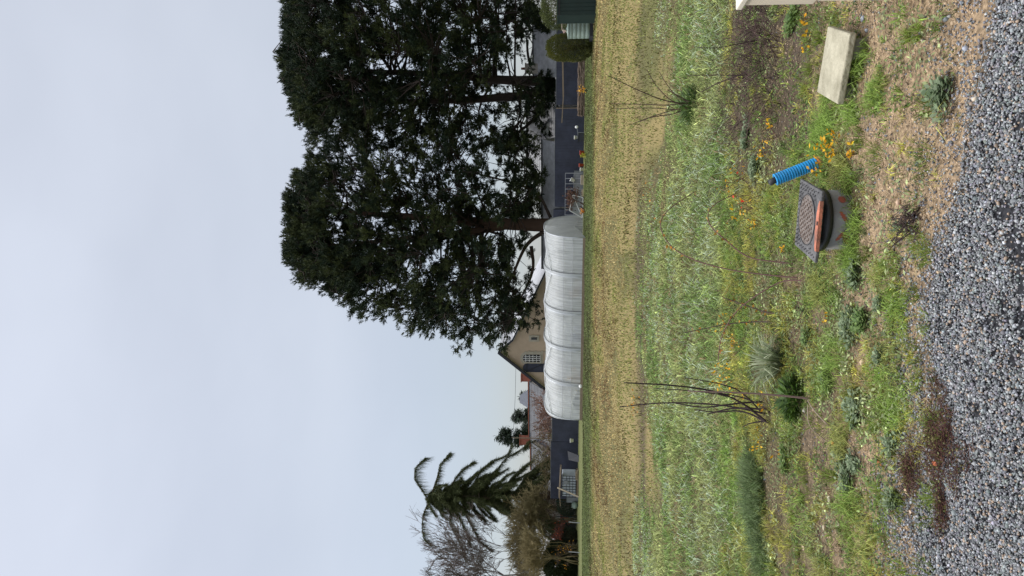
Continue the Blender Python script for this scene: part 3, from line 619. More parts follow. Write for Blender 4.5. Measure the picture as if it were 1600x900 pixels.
# ================================================================== FENCE LINE (all along one slanted boundary)
AX = np.array([-.94, .342, 0]); AX /= np.linalg.norm(AX); NB = np.array([AX[1], -AX[0], 0])   # NB points away from the camera
W0 = np.array([11.9, 48.5, 0])
def S(v): # distance along the boundary where column v crosses it
    d = ray(870, v); k_ = d[0]/d[1]; return (W0[0]-k_*W0[1])/(k_*AX[1]-AX[0])
def W(s, off=0, z=0): return W0+AX*s+NB*off+np.array([0, 0, z])
AXES = [AX, NB, np.array([0, 0, 1.])]
m_navy = mat('navy_paint', (.030, .034, .055), .5, .4, 1.4, .1, spec=.4); m_navy2 = mat('navy_paint_dark_boards', (.019, .022, .038), .5, .2, 3, .1, spec=.4)  # second navy: the same paint in a darker tone
m_wood = mat('weathered_wood', (.22, .17, .12), .85, .3, 4, .4, stretch=(1, 1, 8)); m_pale = mat('pale_wood', (.42, .35, .26), .8, .2, 4, .3)
m_white = mat('white_plastic', (.78, .78, .76), .45, .05, 3, .03); m_red = mat('red_plastic', (.42, .07, .045), .5, .15, 4, .05)
m_grey = mat('grey_panel', (.19, .2, .21), .6, .12, 3, .05); m_wire = mat('grey_wire', (.34, .35, .37), .5, .05, 3, 0, metal=.2)
m_green = mat('dark_green_metal', (.012, .026, .024), .5, .15, 2, .05); m_tank = mat('pale_green_plastic', (.21, .27, .235), .5, .08, 2, .05)
m_slate = mat('slate', (.085, .088, .10), .6, .28, 2.2, .35, 9); m_slate2 = mat('slate_light', (.50, .505, .53), .65, .25, 2.5, .35, 9)
m_rend = mat('tan_render', (.50, .39, .285), .9, .1, 1.2, .15, 14); m_stone = mat('pale_stone', (.42, .385, .31), .9, .12, 3, .2)
m_brick = mat('red_brick', (.26, .09, .06), .9, .25, 5, .3, 14); m_dark = mat('dark_trim', (.03, .032, .04), .6, .1, 3, .05)
m_orange = mat('orange_ridge', (.27, .105, .07), .8, .2, 6, .2); m_glass = mat('dark_glass', (.012, .014, .018), .1, .2, 2, 0, spec=.6)
m_pwall = mat('pale_wall', (.45, .41, .37), .9, .15, 1.5, .2); m_black = mat('black_plastic', (.012, .012, .013), .4, .3, 8, .05, spec=.5)

def ribbed_fence(s0, s1, h, label, pitch=.19, horiz=False, post=None):
    r = root('metal_fence' if not horiz else 'board_fence', W(s0), label, 'fence', 'dark navy boundary fence')
    m = MB(); n = 0
    if not horiz:
        k_ = int((s1-s0)/pitch)
        for i in range(k_):
            a = s0+i*pitch; m.box(W(a+pitch*.5, 0, h/2), (pitch-.012, .03, h), AXES); m.box(W(a+pitch, .02, h/2), (.05, .02, h-.02), AXES)
    else:
        k_ = int(h/.145)
        for i in range(k_): m.box(W((s0+s1)/2, 0, .01+h/k_*(i+.5)), (s1-s0, .03, h/k_-.012), AXES)
        m.box(W((s0+s1)/2, .022, h/2), (s1-s0, .01, h-.04), AXES)
    m.make('boards', m_navy, r)
    for a in np.arange(s0, s1+.01, (s1-s0)/max(1, round((s1-s0)/2.4))):
        p = MB(); p.box(W(a, .07, h/2), (.07, .07, h-.03), AXES); p.make('post', m_dark, r)
    c = MB(); c.box(W((s0+s1)/2, .01, h+.012), (s1-s0, .07, .02), AXES); c.make('cap_rail', m_grey, r)
    return r
s_a = S(60); s_b = S(168); s_c = S(327); s_d = S(470); s_e = S(690); s_f = S(779)
ribbed_fence(s_a-5, s_b-.02, 1.86, 'navy ribbed metal fence behind the woven hurdle, next to the clipped bush')
ribbed_fence(s_b+.02, s_c-.02, 1.93, 'navy ribbed metal fence behind the white bucket and red pots')
ribbed_fence(s_c+.02, s_d, 2.02, 'navy ribbed metal fence behind the tunnel door')
ribbed_fence(s_d+.03, s_e-.02, 2.05, 'navy board fence directly left of the polytunnel end', horiz=True)
ribbed_fence(s_e+.02, s_f, 2.14, 'navy board fence behind the caged water tank', horiz=True)
# wooden post + long batten
o = root('wooden_rail', W(s_b, -.3), 'weathered batten carried along the navy fence on one thin post', 'rail')
m = MB(); a = W(S(92), -.5, 1.46); b = W(S(150), -.55, 1.40); c = W(S(190), -.6, 1.48); m.beam(a, b, .09, .09); m.beam(b, c, .08, .06); m.make('batten', m_wood, o)
m = MB(); m.box(W(s_b, -.4, .93), (.05, .05, 1.86), AXES); m.make('post', m_wood, o)
# woven hurdle
def hurdle():
    s0 = S(88); s1 = S(180); o = root('woven_hurdle', W(s0, -.9), 'low hurdle of stacked brown branches against the navy fence', 'hurdle')
    B = Buf()
    for i in range(150):
        z = .02+.42*rng.random(); a = s0+rng.uniform(0, 1.5); e_ = s1-rng.uniform(0, .6); t_ = np.linspace(0, 1, 6)
        pts = [W(a+(e_-a)*k_, -.9-rng.uniform(0, .12), z+rng.normal(0, .02)) for k_ in t_]; path(B, pts, .030, .02, np.array((.20, .15, .115))*rng.uniform(.3, 1.3), 5)
    B.make('branches', BARKM, o)
    for k_ in np.linspace(s0+.2, s1-.1, 6):
        p = Buf(); path(p, [W(k_, -.9, 0), W(k_, -.9, .5)], .03, .03, (.13, .09, .06), 6); p.make('stake', BARKM, o)
hurdle()
def pot(u, v, off, r, h, m_, label, name='plant_pot', z=0, tilt=None, grp='pots and buckets along the fence'):
    s = S(v); c = W(s, off, z); o = root(name, c, label, 'pot' if 'pot' in name else 'bucket', grp); m = MB()
    m.lathe([(r*.72, 0), (r*.95, h*.86), (r*1.06, h*.86), (r*1.06, h), (r*.92, h), (r*.88, h*.9)], c, 18, axis=tilt); m.make('body', m_, o, True)
    d = MB(); d.lathe([(r*.86, h*.84), (r*.86, h*.85)], c, 18, axis=tilt); d.make('soil' if 'pot' in name else 'inside', m_dark, o)
    return o
pot(912, 234, -1.2, .15, .30, m_red, 'larger terracotta-red pot alone at the fence foot')
pot(912, 253, -1.2, .12, .34, m_red, 'smaller red pot touching the white pot')
pot(912, 259, -1.25, .13, .27, m_white, 'white pot with grey base beside the small red pot')
pot(905, 212, -.8, .13, .25, m_white, 'white bucket on the black hose reel shelf', 'bucket', z=.42)
pot(900, 278, -1.1, .14, .28, m_white, 'white bucket tilted over the wire frame', 'bucket', z=.62, tilt=(.5, 0, .85))
pot(897, 678, -.9, .16, .26, m_white, 'white bucket at the foot of the board fence', 'bucket', z=.42)
# tap unit
c = W(S(203), -.8, .0); o = root('water_tap', c, 'grey tap stand with a small white cap by the fence', 'tap'); m = MB()
m.beam(W(S(199), -.8, .48), W(S(211), -.8, .40), .05, .05); m.beam(W(S(205), -.8, 0), W(S(205), -.8, .45), .05, .05); m.make('stand', m_grey, o)
m = MB(); m.lathe([(.05, 0), (.09, .05), (.09, .16), (.04, .2)], W(S(196), -.8, .42), 14); m.make('cap', m_white, o, True)
m = MB(); m.box(W(S(212), -.8, .20), (.5, .3, .36), AXES); m2 = m; o = root('black_crate', W(S(212), -.8), 'black crate under the white bucket', 'crate'); 
m.make('crate_body', m_dark, o, bevel=.01); m = MB(); m.box(W(S(212), -.8, .395), (.54, .34, .03), AXES); m.make('lid', m_black, o)
# wire pen with grey lower panels
def pen():
    s0 = S(266); s1 = S(330); o = root('wire_pen', W(s0, -1), 'grey wire-framed cold frame with solid lower panels', 'cold frame'); n = 9
    m = MB(); m.box(W((s0+s1)/2, -1.0, .33), (s1-s0, .03, .62), AXES); m.make('lower_panel', m_grey, o)
    f = MB()
    for i in range(n): a = s0+(s1-s0)*i/(n-1); f.box(W(a, -1.03, .62), (.035, .035, 1.2), AXES)
    f.box(W((s0+s1)/2, -1.032, 1.22), (s1-s0, .03, .03), AXES); f.box(W((s0+s1)/2, -1.034, .65), (s1-s0, .03, .03), AXES); f.make('frame', m_wire, o)
    m = MB(); m.box(W(s0, -.6, .33), (.03, .8, .62), AXES); m.make('side_panel', m_grey, o)
pen()
m = MB(); c = W(S(275), -1.3, 0); o = root('wooden_crate', c, 'low pale crate beneath the tilted bucket', 'crate')
m.box(c+[0, 0, .05], (.62, .3, .10), AXES); m.box(c+[0, 0, .16], (.62, .3, .07), AXES); m.make('slats', m_pale, o)
m = MB(); m.box(c+[0, 0, .12], (.56, .24, .2), AXES); m.make('lining', m_pwall, o)
c = W(S(305), -1.25, 0); o = root('garden_edging', c, 'long pale plank laid along the bed edge', 'plank'); m = MB(); m.beam(W(S(290), -1.25, .07), W(S(330), -1.25, .07), .04, .13); m.make('plank', m_pale, o)
def small_plant(u, v, Y, H, label, stemc, leafc, nl, ls, cat='plant', grp='plants along the fence foot', name='small_plant', sp=.5):
    p = q(u, v, Y); base = np.array([p[0], Y, 0]); r = root(name, base, label, cat, grp); B = Buf(); Lb = Buf()
    for _ in range(7):
        e_ = base+np.array([rng.normal(0, H*sp*.6), rng.normal(0, H*sp*.4), H*rng.uniform(.5, 1)]); m_ = (base+e_)/2+rng.normal(0, H*.06, 3); path(B, [base, m_, e_], .008, .004, stemc, 4)
        k_ = nl//7+1; t_ = rng.uniform(.3, 1, k_)[:, None]; leafs(Lb, base+(e_-base)*t_+rng.normal(0, H*.08, (k_, 3)), rdir(k_), rdir(k_), ls, ls*.7, vary(leafc, k_, .2))
    B.make('stems', BARKM, r); Lb.make('leaves', LEAFM, r); return r
small_plant(912, 141, 43, .55, 'sprig with orange-yellow leaves in front of the woven hurdle', (.1, .07, .05), (.8, .42, .03), 60, .09)
small_plant(917, 242, 44.6, .4, 'small yellow-green plant between the two red pots', (.1, .1, .03), (.5, .45, .05), 60, .09)
small_plant(914, 330, 45.2, .35, 'small orange-leaved plant at the tunnel corner', (.1, .07, .05), (.75, .3, .04), 50, .09)
# far left: caged tank, shelter, props
def ibc():
    s0 = S(720); s1 = S(752); c = W((s0+s1)/2, -1.5); o = root('caged_water_tank', c, 'pale plastic water tank in a wire cage under a wooden batten', 'water tank')
    m = MB(); m.box(W((s0+s1)/2, -1.5, .72), (s1-s0-.1, 1.0, 1.05), AXES)
    mp_ = mat('tank_plastic', (.42, .46, .50), .4, .15, 2, .05); m.make('tank', mp_, o, bevel=.06)
    f = MB()
    for i in range(9): a = s0+(s1-s0)*i/8; f.box(W(a, -2.04, .74), (.03, .03, 1.12), AXES)
    for z in (.22, .46, .70, .94, 1.28): f.box(W((s0+s1)/2, -2.06, z), (s1-s0, .03, .03), AXES)
    f.make('cage', m_dark, o)
    p = MB(); p.box(W((s0+s1)/2, -1.5, .09), (s1-s0, 1.05, .14), AXES); p.make('pallet', m_wood, o)
    l = MB(); l.box(W(S(729), -2.09, .98), (.3, .02, .34), AXES); l.make('plate', m_grey, o)
ibc()
o = root('wooden_shelter', W(S(738), -2.2), 'rough batten with a pale leaning prop in front of the caged tank', 'shelter')
m = MB(); m.beam(W(S(707), -1.9, 1.36), W(S(752), -1.9, 1.46), .5, .10); m.beam(W(S(750), -1.9, 1.44), W(S(766), -1.9, 1.38), .3, .05); m.make('batten', m_wood, o)
m = MB(); m.beam(W(S(734), -2.35, 1.62), W(S(742), -2.8, 0), .10, .08); m.make('prop', m_pale, o)
c = W(S(760), -1.2); o = root('grey_box', c, 'dark grey compost box between the caged tank and the fence end', 'box'); m = MB(); m.box(c+[0, 0, .45], (.8, .6, .9), AXES); m.make('box_body', m_grey, o, bevel=.01)
m = MB(); m.box(c+[0, 0, .92], (.84, .64, .03), AXES); m.make('lid', m_dark, o)
c = W(S(768), -1.7); o = root('stone_pot', c, 'pale green round pot near the end of the board fence', 'pot', 'pots and buckets along the fence'); m = MB(); m.lathe([(.12, 0), (.24, .14), (.27, .3), (.2, .44), (.23, .48), (.18, .48)], c, 18); m.make('body', m_tank, o, True)
c = W(S(701), -1.4); o = root('grey_slab', c, 'grey sheet leaning on the fence beside the caged tank', 'sheet'); m = MB(); m.poly([c+AX*-.35, c+AX*.25, c+AX*.4+NB*.5+[0, 0, .75], c+AX*-.4+NB*.5+[0, 0, .85]], [(0, 1, 2, 3)]); p = m.make('sheet', m_dark, o); sl = p.modifiers.new('t', 'SOLIDIFY'); sl.thickness = .03
c = W(S(717), -2.1); o = root('timber_stack', c, 'short timber lengths stacked at the tank foot', 'timber')
for i in range(3): m = MB(); m.box(c+[0, -.1*i, .05+.09*i], (.9-.1*i, .12, .08), AXES); m.make('plank', m_pale if i % 2 else m_wood, o)
# green wire fence left of the boards
def wire_fence():
    o = root('wire_fence', W(s_f), 'green wire mesh fence with thin posts at the garden corner', 'fence'); f = MB(); L_ = 9.0
    for i in range(7):
        a = s_f+.25+i*1.45; p = MB(); p.beam(W(a, 0, 0), W(a, 0, 1.75), .05, .05); p.make('post', m_green, o)
    for z in np.arange(.1, 1.7, .2): f.beam(W(s_f+.25, -.03, z), W(s_f+L_, -.03, z), .012, .012)
    for a in np.arange(s_f+.25, s_f+L_, .25): f.beam(W(a, -.03, .1), W(a, -.03, 1.65), .010, .010)
    f.make('mesh', m_green, o)
    m = MB(); m.beam(W(s_f+1.8, -.05, 1.2), W(s_f+3.3, -.4, .1), .05, .05); m.make('brace', m_green, o)
wire_fence()
for i, (u, v) in enumerate(((893, 851), (882, 892), (905, 806))):
    p = Pz(905, v); c = np.array([p[0]*.99, p[1]*.96, 0]); o = root('thin_stake', c, ['grey stake below the orange-leaved shrub', 'pale thin stake beside the dark laurel bush', 'thin stake in the lawn before the cottage'][i], 'stake', 'thin stakes on the left'); m = MB()
    m.beam(c, c+[.05, 0, .8+.5*(i == 1)], .05, .05); m.make('shaft', m_wire, o)
    m = MB(); m.box(c+[.05, 0, .82+.5*(i == 1)], (.06, .06, .03)); m.make('cap', m_dark, o)

# ================================================================== BUILDINGS
def roof_face(mb, a, b, c, d, th=.09): # a,b ridge ; c,d eave (same order)
    n_ = unit(np.cross(b-a, d-a)); n_ = n_ if n_[2] > 0 else -n_; mb.prism([a, b, c, d], -n_*th)
def barn(v0, v1, uridge, Y, rise, label, name='barn', m_r=None, tiles=None, eave=1.6, run=None, depth=6):
    """long roof parallel to the boundary; only the slope towards us shows above the fence"""
    a = q(uridge, v0, Y); s0 = 0; d = ray(870, v1); k_ = d[0]/d[1]; L_ = (a[0]-k_*a[1])/(k_*AX[1]-AX[0]); zr = a[2]; b = a+AX*L_; run = run or (zr-eave)*1.15
    o = root(name, (a[0], a[1], 0), label, 'building', 'slate-roofed buildings beyond the fence')
    m = MB(); F_ = -NB*run; ze = np.array([0, 0, -(zr-eave)])
    roof_face(m, a, b, b+F_+ze, a+F_+ze); roof_face(m, a-NB*-.01, b-NB*-.01, b-F_+ze, a-F_+ze); m.make('roof', m_r or m_slate, o)
    wl = MB(); c = (a+b)/2; wl.box((c[0], c[1], eave/2), (L_-.3, run*2-.5, eave), AXES)
    ai = a+AX*.15; bi = b-AX*.15
    for p in (ai, bi): wl.prism([p+[0, 0, -.14], p+F_*.93+ze*.93+[0, 0, -.14], p-F_*.93+ze*.93+[0, 0, -.14]], AX*(.02 if p is ai else -.02))
    wl.make('wall', m_pwall, o)
    t_ = MB(); t_.beam(a+[0, 0, .04], b+[0, 0, .04], .22, .1); t_.make('ridge_tiles', tiles or m_slate, o)
    lines = MB()                                   # slate courses
    for i in range(1, 16):
        f_ = i/16; lines.beam(a+(F_+ze)*f_+[0, 0, .005], b+(F_+ze)*f_+[0, 0, .005], .04, .012)
    lines.make('slate_courses', m_r or m_slate, o)
    return o, a, b, F_, ze
barn(38, 118, 833, 60, 3, 'pale slate roof behind the clipped bush', m_r=m_slate2)
o, a, b, F_, ze = barn(128, 262, 823, 66, 4, 'tall slate roof with a small white dormer seen through the pine', m_r=m_slate2)
m = MB(); c = q(857, 205, 63.0); m.prism([c+AX*-.75, c+AX*.75, c+[0, 0, .62]], NB*1.4); m.make('dormer', m_white, o)
m = MB(); roof_face(m, c+[0, 0, .66]-NB*.1, c+[0, 0, .66]+NB*1.5, c+AX*-.9+NB*1.5, c+AX*-.9-NB*.1, .05); roof_face(m, c+[0, 0, .66]-NB*.1, c+[0, 0, .66]+NB*1.5, c+AX*.9+NB*1.5, c+AX*.9-NB*.1, .05); m.make('dormer_roof', m_slate, o)
barn(218, 420, 847, 61, 2, 'long low pale slate roof behind the wire pen', m_r=m_slate2)
def chimney(u0, u1, v, Y, w_, label, pots=2, m_=None):
    p0 = q(u1, v, Y); p1 = q(u0, v, Y); o = root('chimney_stack', (p0[0], Y, 0), label, 'chimney', 'chimneys beyond the fence'); m = MB(); zt = p1[2]; zb = 2.0
    m.box((p0[0], Y, (zt+zb)/2), (w_, .5, zt-zb), AXES); m.make('stack', m_ or m_brick, o)
    m = MB(); m.box((p0[0], Y, zt+.04), (w_+.12, .62, .1), AXES); m.make('cap', m_ or m_brick, o)
    for i in range(pots):
        m = MB(); m.lathe([(.11, 0), (.09, .3), (.11, .32)], np.array([p0[0], Y, zt+.09])+AX*(i-(pots-1)/2)*.3, 12); m.make('chimney_pot', m_orange, o, True)
chimney(822, 835, 107, 61, .8, 'pale chimney with an orange pot above the slate roof by the pine fork', 1, m_pwall)
chimney(815, 827, 590, 80, .75, 'squat red brick chimney just left of the tan gable', 0)
chimney(813, 832, 688, 78.5, .9, 'red brick chimney at the end of the orange ridge', 0)

def house():
    Y0 = 68.0; ap = q(779, 549, Y0); fx = lambda t_, z: np.array([ap[0], ap[1], 0])+AX*t_+np.array([0, 0, z])
    def on(u, v): # point on the gable plane
        d = ray(u, v); n_ = NB; t_ = np.dot(ap-np.array([0, 0, EYE]), n_)/np.dot(d, n_); return np.array([0, 0, EYE])+d*t_
    o = root('gabled_house', (ap[0], ap[1], 0), 'tan rendered house with a steep gable and arched window behind the tunnel', 'house', 'slate-roofed buildings beyond the fence')
    le = on(847, 603); kn = on(801, 530); re = on(854, 420); g0 = np.array([1, 1, 0.])
    m = MB(); m.prism([ap+[0, 0, -.12], le+[0, 0, -.12], le*g0, re*g0, re+[0, 0, -.12], kn+[0, 0, -.12]], NB*8.6); m.make('wall', m_rend, o)
    m = MB(); b_ = NB*9.0; f_ = -NB*.22
    for p, r_ in ((ap, le+(le-ap)*.06), (ap, kn), (kn, re)): roof_face(m, p+f_, p+b_, r_+b_, r_+f_, .12)
    m.make('roof', m_slate2, o)
    t_ = MB(); t_.beam(ap+f_*1.1+[0, 0, .0], le+(le-ap)*.07+f_*1.1, .16, .24); t_.beam(ap+f_*1.1, kn+f_*1.1, .12, .16); t_.beam(kn+f_*1.1, re+f_*1.1, .1, .12); t_.make('bargeboard', m_dark, o)
    # arched window
    def arch(uc0, uc1, v0, v1, k_=10, grow_=0):
        c0 = on(uc1, v0)+AX*-grow_; c1 = on(uc1, v1)+AX*grow_; top = on(uc0, (v0+v1)/2)[2]+grow_; w_ = np.linalg.norm(c1-c0)/2; cc = (c0+c1)/2; zs = top-w_*.85; pts = [np.array([c0[0], c0[1], c0[2]-grow_]), np.array([c1[0], c1[1], c0[2]-grow_])]
        for i in range(k_+1):
            t2 = math.pi*i/k_; pts.append(np.array([cc[0], cc[1], zs])+AX*w_*math.cos(t2)+np.array([0, 0, w_*.85*math.sin(t2)]))
        return pts, cc, w_, zs, c0[2]
    sp, *_r = arch(817, 844, 554, 565.5, grow_=.24); m = MB(); m.prism([p_-NB*.03 for p_ in sp], NB*.05); m.make('stone_surround', m_stone, o)
    m = MB(); zc = on(844, 560)[2]; 
    for sd2 in (-1, 1):
        m = MB()
        for k_ in range(7): m.box((sp[0]+sp[1])/2*g0+AX*sd2*(.60+.06*(k_ % 2))+np.array([0, 0, zc-.5+k_*.3])-NB*.02, (.2, .05, .2), AXES)
        m.make('quoins', m_stone, o)
    wp, cc, w_, zs, zb = arch(817, 844, 554, 565.5); wn = MB(); wn.prism([p_-NB*.06 for p_ in wp], NB*.03); wo_ = wn.make('window', m_glass, o)
    f = MB(); 
    for i in (-1, 0, 1): f.beam(cc*g0+AX*w_*.5*i+[0, 0, zb]-NB*.08, cc*g0+AX*w_*.5*i+[0, 0, zs+w_*.8*(1-.35*abs(i))]-NB*.08, .045, .04)
    for z in np.linspace(zb, zs+.05, 5): f.beam(cc*g0-AX*w_+[0, 0, z]-NB*.085, cc*g0+AX*w_+[0, 0, z]-NB*.085, .045, .04)
    fr = f.make('frame', m_white, o)
    sh, c2, w2, zs2, zb2 = arch(817, 850, 568, 581); s = MB(); s.prism([p_-NB*.09 for p_ in sh], NB*.05); s.make('shutter', m_navy, o)
    s = MB(); s.beam(c2*g0-AX*w2*.9+[0, 0, zb2+.2]-NB*.11, c2*g0+AX*w2*.9+[0, 0, zs2]-NB*.11, .03, .08); s.beam(c2*g0-AX*w2*.95+[0, 0, zs2]-NB*.112, c2*g0+AX*w2*.95+[0, 0, zs2]-NB*.112, .03, .09); s.make('shutter_brace', m_dark, o)
    # small window
    c = on(834.5, 528.5); m = MB(); m.box(c-NB*.03, (.62, .06, .95), AXES); m.make('window_surround', m_stone, o)
    m = MB(); m.box(c-NB*.07, (.24, .04, .52), AXES); m.make('small_window', m_glass, o)
    m = MB(); p_ = le+(le-ap)*.06; m.beam(p_+f_, p_+b_, .12, .12); m.make('gutter', m_dark, o)
house()
o, a, b, F_, ze = barn(596, 690, 826, 76, 3, 'slate roof with a thin orange ridge left of the tan house', m_r=m_slate, tiles=m_orange, eave=2.2)
o, a, b, F_, ze = barn(691, 735, 829, 77, 3, 'lower slate roof with an orange verge beyond the brick chimney', m_r=m_slate, tiles=m_orange, eave=2.2)
c = q(826, 622, 92); o = root('roof_peak_house', (c[0], c[1], 0), 'distant blue-grey pyramid roof poking over the orange ridge', 'house', 'slate-roofed buildings beyond the fence')
m = MB(); t_ = q(812, 624, 92); m.poly([c+[-1.3, -1, -.3], c+[1.2, -1, -.3], c+[1.2, 1.5, -.3], c+[-1.3, 1.5, -.3], (t_[0]+.5, 92, t_[2]), (t_[0]-.4, 92, t_[2])], [(0, 1, 4, 5), (1, 2, 4), (2, 3, 5, 4), (3, 0, 5)]); m.make('roof', mat('blue_slate', (.13, .14, .17), .6, .15), o)
m = MB(); m.box((c[0], 92.3, (c[2]-.35)/2), (2.2, 2.2, c[2]-.35)); m.make('wall', m_pwall, o)
# TV mast
p = q(826, 684.5, 72); o = root('tv_mast', (p[0], 72, 0), 'thin rusty mast standing before the brick chimney', 'mast'); m = MB(); zt = q(800, 684, 72)[2]
m.beam((p[0], 72, 0), (p[0], 72, zt), .09, .09); m.make('pole', m_wood, o)
m = MB(); m.beam((p[0]-.0, 71.95, zt-.1), (p[0]+.0, 72.6, zt-.1), .03, .03)
for k_ in range(4): m.beam((p[0]-.3, 72+.15*k_, zt-.1), (p[0]+.3, 72+.15*k_, zt-.1), .02, .02)
m.make('aerial', m_grey, o)
# cottage with brick base at left
def cottage():
    Y0 = 66.0; a = q(846, 788, Y0); rt_ = q(846, 782, Y0); b = q(866, 822, Y0)
    o = root('pale_cottage', (a[0], Y0, 0), 'pale cottage gable with a red brick panel behind bare branches', 'house', 'slate-roofed buildings beyond the fence')
    R1 = q(846, 772, Y0); L1 = q(862, 800, Y0); L2 = q(850, 816, Y0); g0 = np.array([1, 1, 0.])
    pts = [q(880, 772, Y0)*g0, q(845, 772, Y0), q(843, 792, Y0), q(850, 818, Y0), q(880, 818, Y0)*g0]
    m = MB(); m.prism([pts[0], pts[4], pts[3], pts[2], pts[1]], (0, 5, 0)); m.make('wall', m_pwall, o)
    m = MB(); roof_face(m, q(842, 792, Y0)+[0, -.3, .05], q(842, 792, Y0)+[0, 5.2, .05], q(842, 764, Y0)*g0+[0, 5.2, 2.2], q(842, 764, Y0)*g0+[0, -.3, 2.2]); roof_face(m, q(842, 792, Y0)+[0, -.3, .05], q(842, 792, Y0)+[0, 5.2, .05], q(852, 820, Y0)+[0, 5.2, 0], q(852, 820, Y0)+[0, -.3, 0]); m.make('roof', m_slate2, o)
    m = MB(); c = q(882, 809, Y0); m.box((c[0], Y0-.06, c[2]), (.85, .1, .75)); m.make('brick_panel', m_brick, o)
    m = MB(); c = q(880, 826, Y0-1); m.box((c[0], Y0-1, .9), (.5, .12, 1.9)); m.make('buttress', m_stone, o)
cottage()
m = MB(); c = q(880, 834, 64); o = root('dark_shed', (c[0], 64, 0), 'low dark shed behind the red-leaved shrub', 'shed', 'sheds'); m.box((c[0], 64, .85), (1.6, 1.5, 1.7)); m.make('wall', m_dark, o)
m = MB(); m.box((c[0], 64, 1.73), (1.8, 1.7, .06)); m.make('roof', m_slate, o)
# dark green shed, tank, lamp at the right edge
def shed():
    x0 = q(900, 37, 34.7)[0]; Y0 = 33.6; H_ = q(872, 37, Y0)[2]; o = root('green_shed', (x0, Y0, 0), 'dark green metal shed cut off at the edge of the view', 'shed', 'sheds')
    m = MB(); n_ = 22
    for i in range(n_): m.box((x0+.09+i*.18, Y0, H_/2), (.165, .04, H_)); m.box((x0+.18+i*.18, Y0+.015, H_/2), (.05, .03, H_-.01))
    m.make('front_wall', m_green, o)
    m = MB(); m.box((x0+.03, Y0+.56, H_/2), (.05, 1.05, H_-.01)); m.make('side_wall', m_green, o)
    m = MB(); m.box((x0+2.03, Y0+.52, H_+.025), (4.1, 1.2, .05)); m.make('roof', m_green, o)
    m = MB(); m.box((x0+2, Y0-.03, H_-.04), (4.04, .02, .08)); m.make('fascia', m_dark, o)
shed()
c = q(905, 46.5, 36); Yt = 36; x_ = c[0]; zt = q(889, 46, Yt)[2]; o = root('green_water_tank', (x_, Yt, 0), 'pale green ribbed rain tank between the shed and the clipped bush', 'water tank')
m = MB(); pr = []
for i in range(5):
    z0 = .18+(zt-.18)*i/5; z1 = .18+(zt-.18)*(i+1)/5; pr += [(.40, z0), (.42, z0+.03), (.42, z1-.03), (.40, z1)]
m.lathe(pr, (x_, Yt, 0), 28); m.make('tank', m_tank, o, True)
m = MB(); m.lathe([(.43, zt), (.43, zt+.05), (.12, zt+.10), (.12, zt+.14)], (x_, Yt, 0), 24); m.make('lid', m_tank, o, True)
m = MB(); m.box((x_, Yt, .09), (.9, .8, .18)); m.make('plinth', m_dark, o)
m = MB(); m.beam((x_-.1, Yt-.1, zt+.12), (x_+.0, Yt-.1, zt+.34), .05, .05); m.beam((x_, Yt-.1, zt+.34), (x_+.35, Yt-.1, zt+.36), .05, .05); m.make('downpipe', m_pale, o)
c = Pz(926, 48); c = np.array([c[0], c[1]*.98, 0]); o = root('garden_lamp', c, 'white globe lamp on a short stake before the green tank', 'lamp')
m = MB(); zc = q(921, 48, c[1])[2]; m.lathe([(.105*math.sin(t_), -.105*math.cos(t_)) for t_ in np.linspace(.08, 3.06, 12)], (c[0], c[1], zc), 18); m.make('globe', m_white, o, True)
m = MB(); m.beam(c, (c[0], c[1], zc-.09), .025, .025); m.make('stake', m_white, o)
p = q(882, 44, 40); o = root('wall_box', (p[0], 40, 0), 'small white box with a pinkish ball beside the shed top', 'box'); m = MB(); m.beam((p[0], 40, 0), (p[0], 40, p[2]), .08, .08); m.make('post', m_grey, o)
m = MB(); m.box((p[0], 39.9, p[2]), (.35, .2, .25)); m.make('box_body', m_pwall, o)
m = MB(); m.lathe([(.13*math.sin(t_), -.13*math.cos(t_)) for t_ in np.linspace(.1, 3.04, 10)], (p[0]-.3, 39.8, p[2]-.05), 14); m.make('ball', mat('pinkish_plastic', (.3, .2, .19), .7), o, True)

